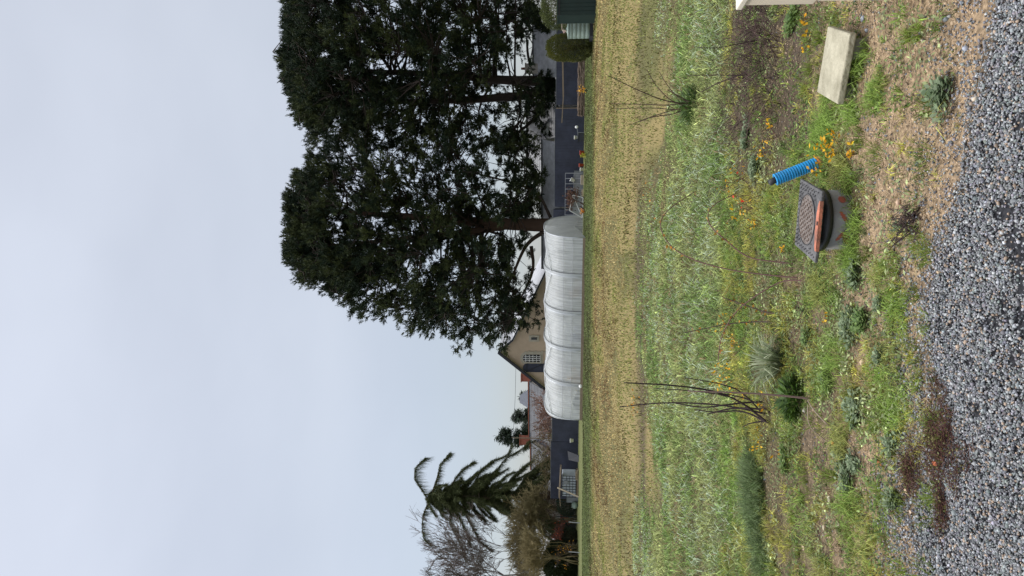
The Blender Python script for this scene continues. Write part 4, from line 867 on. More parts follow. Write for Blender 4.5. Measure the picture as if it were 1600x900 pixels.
# ================================================================== POLYTUNNEL
def film_mat(name, alpha, c):
    m = bpy.data.materials.new(name); m.use_nodes = True; t = m.node_tree; b_ = t.nodes['Principled BSDF']; o = t.nodes['Material Output']
    b_.inputs['Base Color'].default_value = (*c, 1); b_.inputs['Roughness'].default_value = .4; b_.inputs['Specular IOR Level'].default_value = .5
    co = t.nodes.new('ShaderNodeTexCoord'); ma = t.nodes.new('ShaderNodeMapping'); ma.inputs['Scale'].default_value = (7, .5, .3)
    n = t.nodes.new('ShaderNodeTexNoise'); n.inputs['Scale'].default_value = 1.6; n.inputs['Detail'].default_value = 5
    ro = t.nodes.new('ShaderNodeVectorRotate'); ro.rotation_type = 'Z_AXIS'; ro.inputs['Angle'].default_value = R_(20)
    t.links.new(co.outputs['Object'], ro.inputs['Vector']); t.links.new(ro.outputs[0], ma.inputs[0]); t.links.new(ma.outputs[0], n.inputs['Vector'])
    bu = t.nodes.new('ShaderNodeBump'); bu.inputs['Strength'].default_value = .5; bu.inputs['Distance'].default_value = .10
    t.links.new(n.outputs[0], bu.inputs['Height']); t.links.new(bu.outputs[0], b_.inputs['Normal'])
    tr = t.nodes.new('ShaderNodeBsdfTranslucent'); tr.inputs[0].default_value = (*c, 1)
    tp = t.nodes.new('ShaderNodeBsdfTransparent'); tp.inputs[0].default_value = (.95, .96, .97, 1)
    m1 = t.nodes.new('ShaderNodeMixShader'); m1.inputs[0].default_value = .5; m2 = t.nodes.new('ShaderNodeMixShader')
    mr_ = t.nodes.new('ShaderNodeMapRange'); mr_.inputs['From Min'].default_value = .35; mr_.inputs['From Max'].default_value = .65
    mr_.inputs['To Min'].default_value = max(0, alpha-.2); mr_.inputs['To Max'].default_value = alpha+.22; t.links.new(n.outputs[0], mr_.inputs[0])
    t.links.new(b_.outputs[0], m1.inputs[1]); t.links.new(tr.outputs[0], m1.inputs[2])
    t.links.new(mr_.outputs[0], m2.inputs[0]); t.links.new(m1.outputs[0], m2.inputs[1]); t.links.new(tp.outputs[0], m2.inputs[2]); t.links.new(m2.outputs[0], o.inputs[0])
    return m
def tunnel():
    near = np.array([3.06, 44.6, 0.]); d = -NB*-1; Wd = 5.3; Lt = 12.5; HT = 2.55; nb = 5
    # d: across the tunnel, away from the camera
    d = NB; o = root('polytunnel', near+d*Wd/2, 'long clear plastic polytunnel with hoops in front of the fence', 'polytunnel')
    film = film_mat('tunnel_film', .30, (.76, .78, .79)); film2 = film_mat('tunnel_end_film', .2, (.42, .43, .42)); K = 22
    def arc(t_, r=1.0, sag=0):  # t_ 0 near foot .. 1 far foot
        a_ = math.pi*t_; x = .5-.5*math.copysign(abs(math.cos(a_))**.82, math.cos(a_)); z = HT*abs(math.sin(a_))**.72
        return d*Wd*(.5+(x-.5)*r)+np.array([0, 0, z*(1-(1-r)*1.3)])
    nL = 75; V = []; 
    for i in range(nL+1):
        f = i/nL; ph_ = (f*nb) % 1; sag = 1-.030*math.sin(math.pi*ph_)**.7
        for k_ in range(K+1):
            t_ = k_/K; p = near+AX*Lt*f+arc(t_, sag); p = p+np.array([0, 0, .012*math.sin(37*t_+9*f)+.01*rng.normal()])*math.sin(math.pi*ph_)
            if f > .985: p = p+AX*.25*math.sin(math.pi*t_)
            V.append(p)
    F = [[i*(K+1)+k_, i*(K+1)+k_+1, (i+1)*(K+1)+k_+1, (i+1)*(K+1)+k_] for i in range(nL) for k_ in range(K)]
    npmesh('film', V, F, None, film, o, smooth=True)
    for nm, s_, mm, bul in (('end_wall', 0.0, film2, -.02), ('end_wall', Lt, film, .25)):
        e_ = MB(); c = near+AX*s_+d*Wd/2+np.array([0, 0, .6])+AX*bul; pts = [near+AX*(s_+ (0.0 if s_ == 0 else .02))+arc(k_/K) for k_ in range(K+1)]; e_.poly([c]+pts, [(0, i+1, i+2) for i in range(K)]); e_.make(nm, mm, o)
    mh = mat('hoop_tube', (.5, .52, .54), .4, .05, 3, 0, metal=.3); mst = mat('white_tape', (.72, .73, .74), .5, .05, 3, 0)
    for i in range(nb+1):
        B = Buf(); path(B, [near+AX*(Lt*i/nb)+arc(k_/24, 1.008) for k_ in range(25)], .032, .032, (.5, .5, .5), 6); h_ = B.make('hoop', mh, o, True)
        if 0 < i < nb:
            tape = MB(); pr = [(near+AX*(Lt*i/nb-.16)+arc(k_/24, 1.012), near+AX*(Lt*i/nb+.10)+arc(k_/24, 1.012)) for k_ in range(25)]
            tape.poly([p for ab in pr for p in ab], [(2*k_, 2*k_+2, 2*k_+3, 2*k_+1) for k_ in range(24)]); tp_ = tape.make('band', film_mat('band_film_%d' % i, .1, (.66, .68, .70)), o, True)
            line = Buf(); path(line, [near+AX*(Lt*i/nb-.20)+arc(k_/24, 1.006) for k_ in range(25)], .018, .018, (.3, .3, .3), 5); line.make('rope', mat('dark_rope', (.12, .12, .13), .7), o)
    for i in range(nb):     # zigzag braces inside the near slope
        a_, b_ = (.45, .26) if i % 2 == 0 else (.26, .45)
        br = Buf(); path(br, [near+AX*(Lt*(i+f)/nb)+arc(a_+(b_-a_)*f, 1.006) for f in (0, .33, .66, 1)], .028, .028, (.6, .6, .6), 6); br.make('brace', mst, o, True)
    for k_, f in enumerate((.06, .13)):
        br = Buf(); path(br, [near+AX*(Lt*g_)+arc(f, 1.003) for g_ in np.linspace(0, 1, 12)], .014, .014, (.3, .3, .3), 5); br.make('wire', m_wire, o, True)
    bs = MB(); bs.beam(near-[0, 0, -.08]-d*.03, near+AX*Lt-[0, 0, -.08]-d*.03, .04, .18); bs.make('base_rail', m_wood, o)
    # vertical folds of the curtain
    m = MB()
    return near, d, Wd, Lt
near, dd_, Wd, Lt = tunnel()
# door props leaning at the near end
c = near+dd_*3.6-AX*.3; o = root('door_frame', c, 'open white-framed plastic door leaning at the tunnel end', 'door'); m = MB()
a_ = c+[0, 0, .1]; b_ = c-AX*.5+[0, 0, .95]; e_ = c-AX*1.5+[0, 0, .75]; f_ = c-AX*1.35+[0, 0, .1]
for p, q_ in ((a_, b_), (b_, e_), (e_, f_), (f_, a_), (a_, e_)): m.beam(p, q_, .05, .05)
m.make('frame', m_white, o); m = MB(); m.poly([a_, b_, e_, f_], [(0, 1, 2, 3)]); m.make('sheet', film_mat('door_film', .35, (.5, .53, .53)), o)
# plants inside the tunnel
for i, (s_, of, H_, lc, lb) in enumerate(((10.0, 1.1, .9, (.55, .28, .05), 'orange-leaved plant glowing through the tunnel film near its far end'), (7.2, 1.3, .8, (.40, .42, .55), 'bluish crop seen through the middle of the tunnel'), (3.8, 1.2, 1.0, (.42, .27, .16), 'brown dried crop seen through the second tunnel bay'))):
    p = near+AX*s_+dd_*of; r = root('tunnel_plant', p, lb, 'plant', 'crops inside the polytunnel'); B = Buf(); Lb = Buf()
    for _ in range(9):
        e_ = p+np.array([rng.normal(0, .35), rng.normal(0, .25), H_*rng.uniform(.5, 1)]); path(B, [p, e_], .02, .01, (.15, .12, .06), 4); k_ = 30
        leafs(Lb, p+(e_-p)*rng.uniform(.3, 1, (k_, 1))+rng.normal(0, .1, (k_, 3)), rdir(k_), rdir(k_), .16, .1, vary(lc, k_, .15))
    B.make('stems', BARKM, r); Lb.make('leaves', LEAFM, r)
c = near-[0, 0, 0]; p = Pz(911, 603.5); p = np.array([p[0]*.97, p[1]*.97, 0]); o = root('white_ball_stake', p, 'small white ball on a stake in front of the last tunnel bay', 'marker'); zc = q(909, 603, p[1])[2]
m = MB(); m.lathe([(.11*math.sin(t_), -.11*math.cos(t_)) for t_ in np.linspace(.1, 3.04, 10)], (p[0], p[1], max(zc, .2)), 14); m.make('ball', m_white, o, True)
m = MB(); m.beam(p, (p[0], p[1], .2), .03, .03); m.make('stake', m_wood, o)

# ================================================================== NEAR OBJECTS
# inspection chamber
def chamber():
    c = np.array([.387, 4.135, 0]); rz = R_(-18); o = root('inspection_chamber', c, 'square cast-iron manhole cover on a grey chamber with orange paint marks', 'manhole')
    ex = np.array([math.cos(rz), math.sin(rz), .02]); ey = np.array([-math.sin(rz), math.cos(rz), -.02]); ez = np.cross(ex, ey); ax = [unit(ex), unit(ey), unit(ez)]
    mp = mat('grey_pvc', (.20, .175, .14), .6, .1, 9, .1, c2=(.22, .225, .225)); mo = mat('orange_paint', (.30, .10, .07), .75, .15, 12, .1, c2=(.42, .085, .05))
    mi = mat('cast_iron', (.05, .05, .052), .65, .3, 9, .5, 60, metal=.2, c2=(.15, .145, .145)); mb_ = mat('rusty_iron', (.13, .105, .09), .75, .35, 16, .5, 70, c2=(.17, .145, .13))
    m = MB(); cc = c+[0, .015, 0]; m.lathe([(.163, -.08), (.163, .118), (.157, .118), (.157, .05)], cc, 48, cap=False); m.make('chamber_wall', mp, o, True)
    m = MB(); m.lathe([(.158, .108), (.171, .112), (.174, .120), (.174, .146), (.166, .150), (.166, .168), (.15, .170)], cc, 48, cap=False); m.make('black_collar', m_black, o, True)
    # sprayed marks wrap the wall
    pm = MB()
    for a0, a1, z0, z1, sk in ((-62, -46, .035, .075, 0), (-100, -80, .045, .068, .016), (-120, -92, -.01, .012, 0), (-148, -118, .012, .045, .020), (-76, -60, -.02, .012, 0), (-138, -120, .055, .075, -.010)):
        n_ = 12; pts = []
        for i in range(n_+1):
            t_ = R_(a0+(a1-a0)*i/n_); e_ = .006*math.sin(i*2.1); w_ = math.sin(math.pi*min(max(i/n_, .08), .92))**.4
            zm = (z0+z1)/2+sk*(i/n_-.5)*2; hh = (z1-z0)/2*w_
            for z in (zm-hh+e_, zm+hh-e_*.5): pts.append(cc+[math.cos(t_)*.1642, math.sin(t_)*.1642, z])
        pm.poly(pts, [(2*i, 2*i+2, 2*i+3, 2*i+1) for i in range(n_)])
    pm.make('paint_marks', mo, o, True)
    zt = .196; t0 = c+[0, 0, zt]
    m = MB(); m.box(t0-ax[2]*.008, (.385, .385, .016), ax); m.box(t0-ax[2]*.021, (.345, .345, .010), ax); m.make('frame', mi, o, bevel=.004)
    m = MB(); m.lathe([(.135, -.004), (.135, .0035), (.132, .005), (.0, .005)], t0, 48, axis=ax[2], cap=False); m.make('cover_disc', mb_, o)
    m = MB(); m.lathe([(.1385, .0), (.1385, .007), (.142, .007), (.142, .0)], t0, 48, axis=ax[2], cap=False); m.make('ring_groove', mi, o)
    st = MB()        # raised studs on the disc and frame
    m_st = mat('worn_studs', (.19, .14, .115), .7, .3, 40, .2)
    for i in range(-5, 6):
        for j in range(-5, 6):
            p2 = np.array([i*.027+(j % 2)*.0135, j*.025]); 
            if np.hypot(*p2) < .122: k_ = (i+j) % 2; st.box(t0+ax[0]*p2[0]+ax[1]*p2[1]+ax[2]*.0075, (.015 if k_ else .006, .006 if k_ else .015, .007), ax)
    st.make('studs', m_st, o, bevel=.001)
    st = MB()
    for i in range(-7, 8):
        for j in range(-8, 9):
            p2 = np.array([i*.024+(j % 2)*.008, j*.021])
            if np.hypot(*p2) > .152 and max(abs(p2)) < .18 and not (p2[1] < -.12 and -.16 < p2[0] < .17): st.box(t0+ax[0]*p2[0]+ax[1]*p2[1]+ax[2]*.003, (.009, .004, .005) if (i+j) % 2 else (.004, .009, .005), ax)
    st.make('frame_studs', mi, o)
    # orange paint along the near edge: thin film on top and front face
    m = MB(); fe = -ax[1]*.1945
    pts = []; n_ = 16
    for i in range(n_+1):
        x = -.13+.27*i/n_; d_ = .016+.028*math.sin(math.pi*i/n_)**.6+.0015*math.sin(i*2.3); pts += [t0+ax[0]*x+fe+ax[2]*.0025, t0+ax[0]*x+fe+ax[1]*d_+ax[2]*.0025]
    m.poly(pts, [(2*i, 2*i+2, 2*i+3, 2*i+1) for i in range(n_)])
    pts = []
    for i in range(n_+1):
        x = -.13+.27*i/n_; pts += [t0+ax[0]*x+fe-ax[1]*.0008+ax[2]*.0015, t0+ax[0]*x+fe-ax[1]*.0008-ax[2]*(.0145+.001*math.sin(i*3))]
    m.poly(pts, [(2*i, 2*i+1, 2*i+3, 2*i+2) for i in range(n_)]); m.make('edge_paint', mat('orange_edge_paint', (.16, .09, .07), .8, .1, 16, .3, c2=(.58, .19, .11)), o)
    m = MB(); m.box(t0+fe*.93+ax[0]*.02+ax[2]*.002, (.02, .016, .006), ax); m.make('lift_slot', m_black, o)
chamber()
# blue conduit
def conduit():
    b0 = Pz(1286, 251, .0); t1 = P(1211, 281, b0[1]+.02); d = unit(t1-b0); L_ = np.linalg.norm(t1-b0); o = root('blue_conduit', b0, 'bright blue corrugated conduit stub sticking out of the grass by the manhole', 'conduit')
    pr = []; z = .04
    while z < L_: pr += [(.031, z), (.0365, z+.003), (.0365, z+.009), (.031, z+.012)]; z += .0152
    pr += [(.031, L_), (.026, L_), (.026, L_-.1)]
    m = MB(); m.lathe(pr, b0, 28, axis=d, cap=False); m.make('corrugated_tube', mat('blue_plastic', (.05, .22, .42), .45, .1, 14, .1, c2=(.01, .36, .80)), o, True)
    m = MB(); m.lathe([(.034, -.05), (.034, .048), (.028, .05)], b0, 24, axis=d, cap=False); m.make('orange_sleeve', mat('orange_plastic', (.75, .22, .06), .5, .2, 8, .05), o, True)
    B = Buf(); path(B, [b0+d*(L_-.12), b0+d*L_, b0+d*(L_+.035)+[-.006, 0, 0]], .02, .019, (.012, .012, .013), 14); B.make('black_pipe_end', m_black, o, True)
conduit()
# concrete slab
def slab():
    z = .105; k_ = [Pz(1293, 41, z), Pz(1328, 52, z), Pz(1308, 163, z-.005), Pz(1276, 144, z-.005)]; c = sum(k_)/4
    mc = mat('concrete', (.27, .245, .17), .92, .15, 5, .7, 40, c2=(.46, .425, .32)); o = root('concrete_slab', (c[0], c[1], 0), 'pale concrete slab resting on low blocks among the weeds', 'slab')
    m = MB(); m.prism([k_[3], k_[2], k_[1], k_[0]], (0, 0, -.036)); m.make('slab_top', mc, o, bevel=.007)
    sh = lambda p, f: c+(p-c)*f+np.array([0, 0, -.038])
    a = [sh(p, .86) for p in k_]; 
    for i0, i1, f in ((1, 2, .34), (2, 1, .16)):
        m = MB(); p1 = a[i0]; p2 = a[i0]+(a[i1]-a[i0])*f; p3 = p2+(c-p2)*.5*np.array([1, 1, 0]); p4 = p1+(c-p1)*.5*np.array([1, 1, 0]); m.prism([p1, p2, p3, p4], (0, 0, -.10)); m.make('support_block', mat('old_concrete', (.22, .205, .17), .95, .2, 8, .4, 40), o, bevel=.006)
slab()
# cream meter cabinet at the right
def cabinet():
    x0 = 1.325; y1 = 3.50; y0 = 3.16; x1 = 1.95; H_ = .72; mc = mat('cream_plastic', (.62, .54, .43), .55, .05, 3, .05, 120); o = root('meter_cabinet', ((x0+x1)/2, (y0+y1)/2, 0), 'cream plastic meter cabinet cut off at the edge of the view', 'cabinet')
    m = MB(); m.box(((x0+x1)/2, (y0+y1)/2, H_*.27-.04), (x1-x0-.02, y1-y0-.02, H_*.54+.08)); m.make('base', mc, o, bevel=.008)
    m = MB(); m.box(((x0+x1)/2, (y0+y1)/2, H_*.77-.008), (x1-x0, y1-y0, H_*.455)); m.make('upper_box', mc, o, bevel=.008)
    m = MB(); m.box(((x0+x1)/2, (y0+y1)/2, H_+.0), (x1-x0+.03, y1-y0+.03, .03)); m.make('lid', mat('pale_cream_lid', (.66, .60, .50), .5, .04), o, bevel=.006)
    m = MB(); m.box(((x0+x1)/2, y0-.004, H_*.6), (x1-x0-.08, .012, H_*.62)); m.make('door', mc, o, bevel=.004)
cabinet()

# ------------------------------------------------------------------ near plants
def gz(p): p = np.array(p, float); p[2] = float(hgt(np.array([p[0]]), np.array([p[1]]))[0]); return p
def canes(u, v, tips, label, col=(.055, .038, .04), r=.006, leafc=None, nl=0, ls=.03, lab2='cane_clump', cat='plant', grp='bare cane plants', Yt=None, jit=.05):
    b0 = gz(G(u, v)); o = root(lab2, b0, label, cat, grp); B = Buf(); Lb = Buf(); n_ = 0
    for tp in tips:
        pts = [b0+np.array([rng.normal(0, jit), rng.normal(0, jit), 0])]
        seq = tp if isinstance(tp, list) else [tp]; dy = rng.uniform(-.25, .25)
        for k_, (a, c) in enumerate(seq): p = P(a, c, b0[1]+dy*(k_+1)/len(seq)+(Yt or 0)*(k_+1)/len(seq)); pts.append(p)
        if len(seq) == 1: m_ = (pts[0]+pts[1])/2+np.array([rng.normal(0, .04), rng.normal(0, .04), .05]); pts.insert(1, m_)
        rr = r*rng.uniform(.7, 1.1); path(B, pts, rr, rr*.45, np.array(col)*rng.uniform(.8, 1.4), 6, 2)
        pts = np.array(pts)
        if nl:
            k_ = nl; tt = rng.uniform(.35, 1, k_)*(len(pts)-1); p = np.stack([np.interp(tt, range(len(pts)), pts[:, j]) for j in range(3)], 1); leafs(Lb, p, rdir(k_)+[0, 0, .3], rdir(k_), ls*rng.uniform(.7, 1.3, k_), ls*.6, vary(leafc, k_, .15)); n_ += 1
    B.make('stems', BARKM, o)
    if n_: Lb.make('leaves', LEAFM, o)
    return o, b0
def basal(o, c, n, rad, H, col1, col2, ls, wd=.35, nm='leaves', lobes=0):
    Lb = Buf(); R0r = rad; rad = rad*(.5 if lobes else 1); a = rng.uniform(0, 6.28, n); rr = rad*np.sqrt(rng.random(n)); pos = np.stack([c[0]+rr*np.cos(a)*(.9 if lobes else .6), c[1]+rr*np.sin(a)*(.9 if lobes else .6), np.full(n, c[2])+H*rng.random(n)*.6*(1-rr/rad*.6)], 1)
    if lobes:
        lo = rng.normal(0, R0r*.32, (lobes, 2)); pos[:, :2] += lo[rng.integers(0, lobes, n)]; pos[:, 2] = hgt(pos[:, 0], pos[:, 1])+rng.uniform(.003, H, n)
    d = np.stack([np.cos(a), np.sin(a), rng.uniform(.05, .8 if lobes else 1.3, n)], 1); leafs(Lb, pos, d, np.array([0, 0, 1.])+rdir(n)*.3, ls*rng.uniform(.6, 1.2, n), ls*wd, mix(col1, col2, rng.random(n))*rng.uniform(.7, 1.3, (n, 1))); return Lb.make(nm, LEAFM, o)
o, b = canes(1205, 655, [[(1130, 632), (1040, 628), (968, 636)], [(1140, 615), (1060, 602), (975, 598)], [(1150, 620), (1080, 610), (1025, 607)], [(1150, 630), (1100, 638), (1055, 630)], [(1150, 636), (1105, 647)], [(1160, 612), (1130, 600), (1070, 590)], [(1175, 660), (1160, 667)], [(1170, 622), (1110, 612)], [(1160, 640), (1120, 645), (1085, 640)]], 'clump of tall dark bare canes beside a dark green leafy base', r=.0085)
c = gz(G(1243, 622)); o2 = root('leafy_plant', c, 'dark green bushy plant at the foot of the tall bare canes', 'plant', 'leafy green plants'); basal(o2, c, 420, .19, .2, (.035, .075, .015), (.10, .17, .03), .075, .3)
canes(1268, 623, [[(1200, 616), (1140, 613), (1075, 611)]], 'single pinkish stem leaning past the tall bare canes', (.26, .17, .16), .007, grp='single stems', jit=0)
canes(1290, 690, [[(1262, 632)]], 'pale dead twig lying below the dark green plant', (.30, .23, .18), .005, grp='single stems', jit=0)
canes(1300, 672, [[(1270, 640), (1262, 625)]], 'thin pale forked twig lying on the bare soil', (.30, .23, .18), .004, grp='single stems', jit=0)
# spiky variegated tuft
c = gz(G(1222, 566)); o = root('spiky_tuft', c, 'pale grey-green spiky tuft of sword leaves above the dark plant', 'plant', 'grass tussocks'); B = Buf(); n = 260; a = rng.uniform(0, 6.28, n)
h = rng.uniform(.12, .27, n); col = mix((.20, .26, .13), (.46, .48, .33), rng.random(n)); blades(B, c[0]+.05*np.cos(a), c[1]+.05*np.sin(a), np.full(n, c[2]), h, rng.uniform(.007, .014, n), rng.uniform(.2, 1.3, n), col, col*1.1, face=a); B.make('blades', GRASSM, o)
# blue-green tussocks in a row
def tussock(u, v, rad, H, label, n=800, c1=(.05, .085, .025), c2=(.20, .26, .12), lean=(.3, 1.4)):
    c = gz(G(u, v)); o = root('grass_tussock', c, label, 'grass tussock', 'grass tussocks'); B = Buf(); a = rng.uniform(0, 6.28, n); rr = rad*np.sqrt(rng.random(n)); X = c[0]+rr*np.cos(a); Y = c[1]+rr*np.sin(a)*.7
    h = H*rng.uniform(.35, 1.25, n)*(1-.45*(rr/rad)**2); col = mix(c1, c2, rng.random(n))*rng.lognormal(0, .35, (n, 1)); blades(B, X, Y, hgt(X, Y)-.01, h, np.full(n, .0038), rng.uniform(*lean, n), col, col*1.35, face=a+rng.normal(0, .6, n)); B.make('blades', GRASSM, o)
tussock(1182, 742, .20, .17, 'blue-green fine grass hump, upper one of the row at the left'); tussock(1190, 775, .24, .23, 'tallest blue-green fine grass hump in the middle of the row', 1200); tussock(1192, 812, .20, .19, 'blue-green fine grass hump just past the tallest one', 700); tussock(1195, 858, .20, .17, 'blue-green fine grass hump at the very end of the row')
# cane shrub at right with green base
o, b = canes(1092, 165, [[(1045, 160), (1005, 145), (950, 118)], [(1050, 165), (1010, 163), (955, 162)], [(1055, 172), (1020, 168), (960, 170)], [(1050, 160), (1025, 135), (1010, 108)], [(1060, 155), (1040, 130), (1030, 112)], [(1050, 172), (1010, 185), (985, 195)], [(1060, 178), (1020, 182), (1000, 190)], [(1060, 150), (1042, 140)]], 'brown cane shrub with a dark leafy base amid the lush grass', (.10, .065, .05), .009, (.16, .2, .05), 6, .04)
basal(o, b, 340, .32, .42, (.04, .085, .02), (.12, .18, .05), .10, .26)
canes(1170, 118, [[(1120, 117), (1075, 118)]], 'thin straight dark stem reaching up from the brown thicket', (.07, .045, .045), .006, grp='single stems', jit=0)
canes(1190, 62, [[(1160, 67), (1120, 76), (1082, 73)]], 'thin dark stem beside the cream cabinet ending in a seed head', (.07, .045, .045), .006, grp='single stems', jit=0)
canes(1180, 105, [[(1155, 118), (1125, 128), (1095, 144)]], 'thin dark stem slanting towards the cane shrub', (.07, .045, .045), .006, grp='single stems', jit=0)
def thicket(u, v, label, n=46, rad=.34, H=.42, col=(.085, .055, .05)):
    c = gz(G(u, v)); o = root('twig_thicket', c, label, 'plant', 'brown twiggy plants'); B = Buf()
    for _ in range(n):
        a = rng.uniform(0, 6.28); p0 = c+np.array([math.cos(a), math.sin(a), 0])*rad*rng.random(); d = unit(np.array([math.cos(a)*.8, math.sin(a)*.8, rng.uniform(.3, 1.3)])+rng.normal(0, .35, 3)); L_ = H*rng.uniform(.4, 1.1)
        pm_ = p0+d*L_*.5+rng.normal(0, .025, 3); pe = p0+d*L_+rng.normal(0, .05, 3); cc = np.array(col)*rng.uniform(.5, 1.8); path(B, [p0, pm_, pe], .0028, .0014, cc, 4)
        k_ = 4; t_ = rng.uniform(.3, 1, k_)[:, None]; s_ = p0+(pe-p0)*t_; segs(B, s_, s_+unit(d+rdir(k_)*1.1)*L_*.35, .0018, .001, cc, 3)
    B.make('twigs', BARKM, o); return o, c
thicket(1185, 35, 'dark brown twiggy plant closest to the cream cabinet', 80, .4, .26); thicket(1200, 95, 'dark brown twiggy plant behind the concrete slab', 90, .42, .26); thicket(1212, 150, 'brown twiggy plant left of the concrete slab head', 44, .3, .2, (.11, .08, .055)); thicket(1165, 160, 'loose brown twigs between the cane shrub and the slab', 36, .34, .24)
thicket(1428, 345, 'small dark dead plant at the gravel edge below the manhole', 46, .05, .075, (.08, .055, .05))
# reddish mat plant creeping on the gravel
def matplant(u, v, rx, ry, label, n=1500):
    c = gz(G(u, v)); o = root('creeping_mat', c, label, 'plant', 'reddish mat plants'); B = Buf(); a = rng.uniform(0, 6.28, n); rr = rng.random(n)**.75*(1+.35*np.sin(3*a+1)+.25*np.sin(7*a)); pos = np.stack([c[0]+rx*rr*np.cos(a), c[1]+ry*rr*np.sin(a), np.zeros(n)], 1); pos[:, 2] = hgt(pos[:, 0], pos[:, 1])+.008+.03*rng.random(n)*(1-.6*np.clip(rr, 0, 1))
    d = rdir(n); d[:, 2] = np.abs(d[:, 2])*.5; e_ = pos+d*rng.uniform(.015, .05, (n, 1)); segs(B, pos, e_, .0015, .0008, mix((.05, .024, .022), (.15, .075, .055), rng.random(n)), 3); B.make('runners', BARKM, o)
    Lb = Buf(); k_ = n//3; leafs(Lb, pos[:k_]+[0, 0, .01], rdir(k_), rdir(k_), .012, .008, vary((.14, .13, .04), k_, .3)); Lb.make('leaves', LEAFM, o)
matplant(1470, 690, .19, .17, 'dark reddish mat plant spreading over the gravel', 1300); matplant(1425, 735, .13, .07, 'small reddish mat plant among the grass at the gravel edge', 500); matplant(1470, 790, .14, .045, 'thin reddish runner mat along the lower gravel edge', 380)
# silver-leaved weeds and rosettes
def rosette(u, v, rad, label, c1, c2, n=90, ls=None, wd=.35, name='rosette_weed', grp='rosette weeds', H=.03):
    c = gz(G(u, v)); o = root(name, c, label, 'weed', grp); basal(o, c, int(n*2.2), rad*1.0, H*1.2, c1, c2, ls or min(.030, rad*.36), wd*1.5, lobes=6); S_ = Buf()
    for _ in range(5): a = rng.uniform(0, 6.28); path(S_, [c-[0, 0, .01], c+[math.cos(a)*rad*.4, math.sin(a)*rad*.4, H*.7]], .003, .002, (.16, .17, .08), 4)
    S_.make('stalks', BARKM, o)
SV1 = (.08, .125, .055); SV2 = (.25, .31, .18); GR1 = (.07, .13, .03); GR2 = (.17, .25, .07)
for u, v, r_, lb, sl in ((1323, 744, .13, 'large silvery-leaved weed with a thick centre left of the dead leaves', 1), (1340, 725, .07, 'small silvery weed touching the large one', 1), (1328, 512, .12, 'silvery weed mixed with broad green leaves below the spiky tuft', 1), (1350, 505, .085, 'broad-leaved green rosette beside the silvery weed', 0), (1340, 425, .09, 'silvery weed just left of the manhole chamber', 1), (1398, 695, .06, 'silver weed beside the reddish mat plant', 1), (1402, 778, .06, 'silvery weed at the lower gravel edge', 1), (1466, 148, .09, 'dark grey-green thistle-like rosette on the bare sand', 1), (1380, 480, .05, 'small grey-green weed on the sandy strip', 1), (1232, 712, .10, 'fresh green leafy weed on the bare soil', 0), (1262, 520, .07, 'small round-leaved weed on the brown soil', 0), (1240, 30, .14, 'green toothed rosette beside the cream cabinet', 0), (1175, 222, .16, 'silvery-blue leafy weed above the blue conduit', 1), (1190, 262, .12, 'silver weed behind the blue conduit tip', 1), (1410, 352, .035, 'tiny star-shaped weed on the sand below the manhole', 1), (1335, 640, .10, 'grey-green weed patch under the pale twig', 1), (1380, 560, .06, 'silvery weed where the sand meets the gravel', 1), (1295, 600, .07, 'small green weed on the soil below the dark plant', 0)):
    rosette(u, v, r_, lb, SV1 if sl else GR1, SV2 if sl else GR2, int(60+r_*900), wd=.4)
# yellow-leaved sprigs
def sprig(u, v, H, label, n=16, ls=.027, c=(.80, .44, .02), wdt=.5, stem=True, up=None):
    b0 = gz(G(u, v)); o = root('yellow_sprig', b0, label, 'plant', 'sprigs with yellow autumn leaves'); B = Buf(); Lb = Buf()
    for _ in range(4):
        e_ = b0+np.array([rng.normal(0, H*wdt), rng.normal(0, H*wdt*.5), H*rng.uniform(.6, 1.1)]); path(B, [b0, (b0+e_)/2+rng.normal(0, H*.07, 3), e_], .0025, .0015, (.13, .075, .05), 4, 1)
        k_ = n//4+1; t_ = rng.uniform(.55, 1.05, k_)[:, None]; leafs(Lb, b0+(e_-b0)*t_+rng.normal(0, H*.10, (k_, 3)), rdir(k_)+[0, -.3, .2], rdir(k_), ls*rng.uniform(.7, 1.4, k_), ls*.62, vary(c, k_, .15))
    B.make('stems', BARKM, o); Lb.make('leaves', LEAFM, o)
for u, v, H, lb, n_ in ((1150, 518, .22, 'yellow-leaved sprig tip nearest the bramble arc', 14), (1172, 535, .2, 'yellow-leaved sprig beside the pale stones', 12), (1160, 592, .22, 'densest yellow-leaved sprig behind the bare canes', 26), (1178, 612, .2, 'yellow sprig tangled in the bare canes', 18), (1210, 640, .1, 'two yellow leaves low at the cane base', 6), (1205, 688, .14, 'yellow sprig over the grass beside the cane clump', 12), (1228, 712, .1, 'tiny yellow sprig over the fresh green weed', 7), (1185, 325, .2, 'yellow sprig behind the manhole cover', 16), (1175, 275, .2, 'yellow sprig behind the conduit tip', 12), (1195, 350, .14, 'yellow-orange sprig left of the conduit tip', 10), (1318, 238, .12, 'bright orange-yellow sprig right of the conduit foot', 34), (1300, 262, .14, 'yellow leaves drooping over the conduit sleeve', 14), (1340, 240, .07, 'low yellow leaves in the grass below the conduit', 8), (1296, 498, .06, 'yellow flowers low beside the silvery weed', 7), (1268, 28, .09, 'pair of yellow-orange flowers beside the cream cabinet', 6), (1272, 54, .09, 'yellow leaves at the upper edge of the concrete slab', 9), (1218, 214, .1, 'yellow sprig above the blue conduit in dark weeds', 8), (1210, 232, .14, 'trailing yellow sprig between the silvery weeds', 9), (1232, 395, .08, 'faint orange leaves touching the manhole cover corner', 6)):
    sprig(u, v, H, lb, n_)
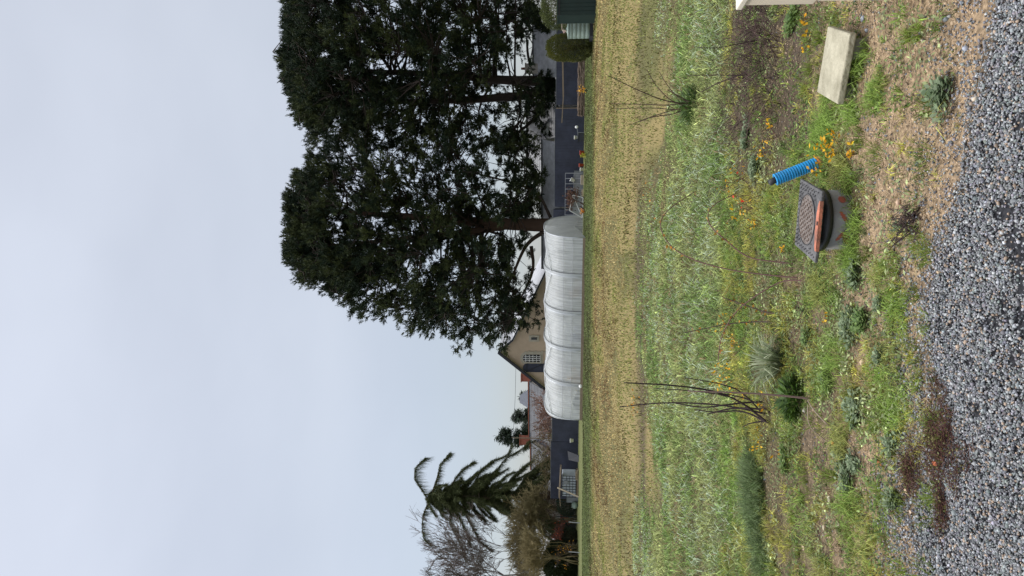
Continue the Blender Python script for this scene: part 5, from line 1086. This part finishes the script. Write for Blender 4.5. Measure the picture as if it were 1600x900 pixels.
sprig(1012, 632, .3, 'orange-leaved sprig standing in the lush grass at the cane tips', 16, .05, (.65, .28, .03)); sprig(1045, 328, .3, 'orange leaf sprig at the far bramble arc', 6, .04, (.7, .3, .05)); sprig(1186, 305, .2, 'sprig with one scarlet leaf behind the manhole', 4, .03, (.75, .08, .04))
# bramble arcs
def bramble(pts, Y0, Y1, label, r=.0052, col=(.17, .095, .085)):
    g = gz(G(*pts[0])); n_ = len(pts); P_ = [g]+[P(u, v, g[1]+(Y1-Y0)*k_/(n_-1)) for k_, (u, v) in enumerate(pts) if k_]; o = root('bramble_stem', g, label, 'bramble', 'arching bramble stems'); B = Buf(); path(B, P_, r, r*.5, col, 6, 3); B.make('stem', BARKM, o)
    Lb = Buf(); pa = np.array(P_); k_ = 14; tt = rng.uniform(.3, 1, k_)*(len(pa)-1); p = np.stack([np.interp(tt, range(len(pa)), pa[:, j]) for j in range(3)], 1); leafs(Lb, p, rdir(k_), rdir(k_), .028, .02, vary((.45, .24, .05), k_, .3)); Lb.make('leaves', LEAFM, o)
bramble([(1245, 434), (1200, 430), (1140, 422), (1085, 408), (1045, 385), (1028, 350), (1045, 325), (1085, 300)], 0, .5, 'longest bramble arc hooking round towards the conduit')
bramble([(1240, 412), (1200, 408), (1165, 402), (1130, 372), (1105, 350), (1108, 322), (1150, 302)], 0, .3, 'second bramble arc curling above the manhole cover')
bramble([(1262, 440), (1225, 436), (1180, 462), (1145, 490), (1125, 530), (1122, 565)], 0, .4, 'bramble stem sweeping towards the cane clump')
bramble([(1215, 505), (1190, 502), (1140, 505), (1070, 520)], 0, .3, 'straight dark stem standing right of the spiky tuft', .006, (.08, .055, .05))
bramble([(1215, 490), (1195, 488), (1160, 475), (1130, 465)], 0, .2, 'short dark forked stem near the bramble arc foot', .006, (.09, .06, .055))
canes(1262, 494, [[(1256, 486), (1245, 480)]], 'black bent root poking from the soil', (.015, .013, .013), .014, grp='single stems', jit=0)
# fallen leaves
def leaf_item(u, v, s_, col, label):
    c = gz(G(u, v))+[0, 0, .018]; o = root('fallen_leaf', c, label, 'leaf', 'dead leaves lying on the ground'); a = rng.uniform(0, 6.28); d = np.array([math.cos(a), math.sin(a), .15]); sd2 = np.array([-math.sin(a), math.cos(a), .2]); pts = []
    prof = [(0, 0), (.2, .18), (.5, .26), (.8, .16), (1, 0)]
    for t_, w_ in prof: pts += [c+d*s_*(t_-.5)+sd2*s_*w_+[0, 0, .25*w_*s_], c+d*s_*(t_-.5)-[0, 0, .02*s_], c+d*s_*(t_-.5)-sd2*s_*w_+[0, 0, .3*w_*s_]]
    m = MB(); m.poly(pts, [(3*i, 3*i+1, 3*i+4, 3*i+3) for i in range(4)]+[(3*i+1, 3*i+2, 3*i+5, 3*i+4) for i in range(4)]); m.make('blade', mat('dead_leaf', col, .8, .2, 30, .1), o, True)
    B = Buf(); path(B, [c-d*s_*.5, c-d*s_*.8+[0, 0, .003]], .0015, .001, np.array(col)*.6, 4); B.make('stalk', BARKM, o)
for u, v, s_, col, lb in ((1258, 856, .062, (.60, .45, .32), 'large pinkish-tan dead leaf on the dark litter'), (1299, 781, .06, (.52, .46, .35), 'pale dead leaf left of the silvery weed'), (1312, 818, .05, (.42, .36, .27), 'buff dead leaf on the bare soil'), (1290, 825, .05, (.34, .28, .2), 'brown-grey dead leaf next to the buff one'), (1419, 767, .034, (.5, .36, .24), 'tan leaf on the reddish mat at the gravel edge'), (1426, 800, .034, (.5, .38, .28), 'pointed tan leaf at the lower gravel edge'), (1460, 724, .04, (.42, .12, .05), 'rust-red leaf on the gravel beside the mat plant'), (1378, 724, .045, (.5, .17, .07), 'orange-red leaf beside the silvery weed'), (1472, 702, .028, (.75, .35, .2), 'small orange leaf on top of the reddish mat'), (1303, 692, .04, (.55, .22, .05), 'orange and yellow leaf in the soil patch'), (1322, 512, .03, (.4, .05, .04), 'dark red leaf in the silvery weed'), (1110, 722, .07, (.35, .1, .06), 'rust-coloured leaf at the top of the tussock row')):
    leaf_item(u, v, s_, col, lb)
# loose stones
def stone(u, v, s_, col, label):
    c = gz(G(u, v))+[0, 0, s_*.25]; o = root('loose_stone', c, label, 'stone', 'loose pale stones'); B = Buf(); stones(B, np.array([c[0]]), np.array([c[1]]), np.array([c[2]]), np.array([s_]), np.array([col])); B.make('stone_body', STONEM, o)
for u, v, s_, col, lb in ((1352, 28, .035, (.42, .45, .52), 'bluish-white stone beside the cream cabinet foot'), (1356, 47, .02, (.42, .45, .5), 'smaller bluish stone next to the larger one'), (1505, 76, .03, (.4, .42, .48), 'grey-blue stone where sand meets gravel'), (1517, 154, .026, (.6, .5, .38), 'cream stone at the gravel edge'), (1443, 63, .024, (.55, .47, .36), 'cream stone in the sand near the thistle rosette'), (1407, 316, .03, (.6, .42, .3), 'orange-tan stone on the sand below the manhole'), (1256, 640, .04, (.5, .46, .4), 'pale stone on the soil beside the cane clump foot'), (1268, 822, .03, (.65, .66, .68), 'white stone in the dark litter')):
    stone(u, v, s_, col, lb)
# overhead wire between the far houses
a = q(823, 600, 95); b_ = q(798, 700, 95); B = Buf(); path(B, [q(806, 575, 95), q(805, 620, 95), q(803, 660, 95), q(800, 700, 95)], .02, .02, (.05, .05, .06), 4); o = B.make('overhead_wire', BARKM); prop(o, 'thin overhead cable sagging over the far roofs', 'cable')
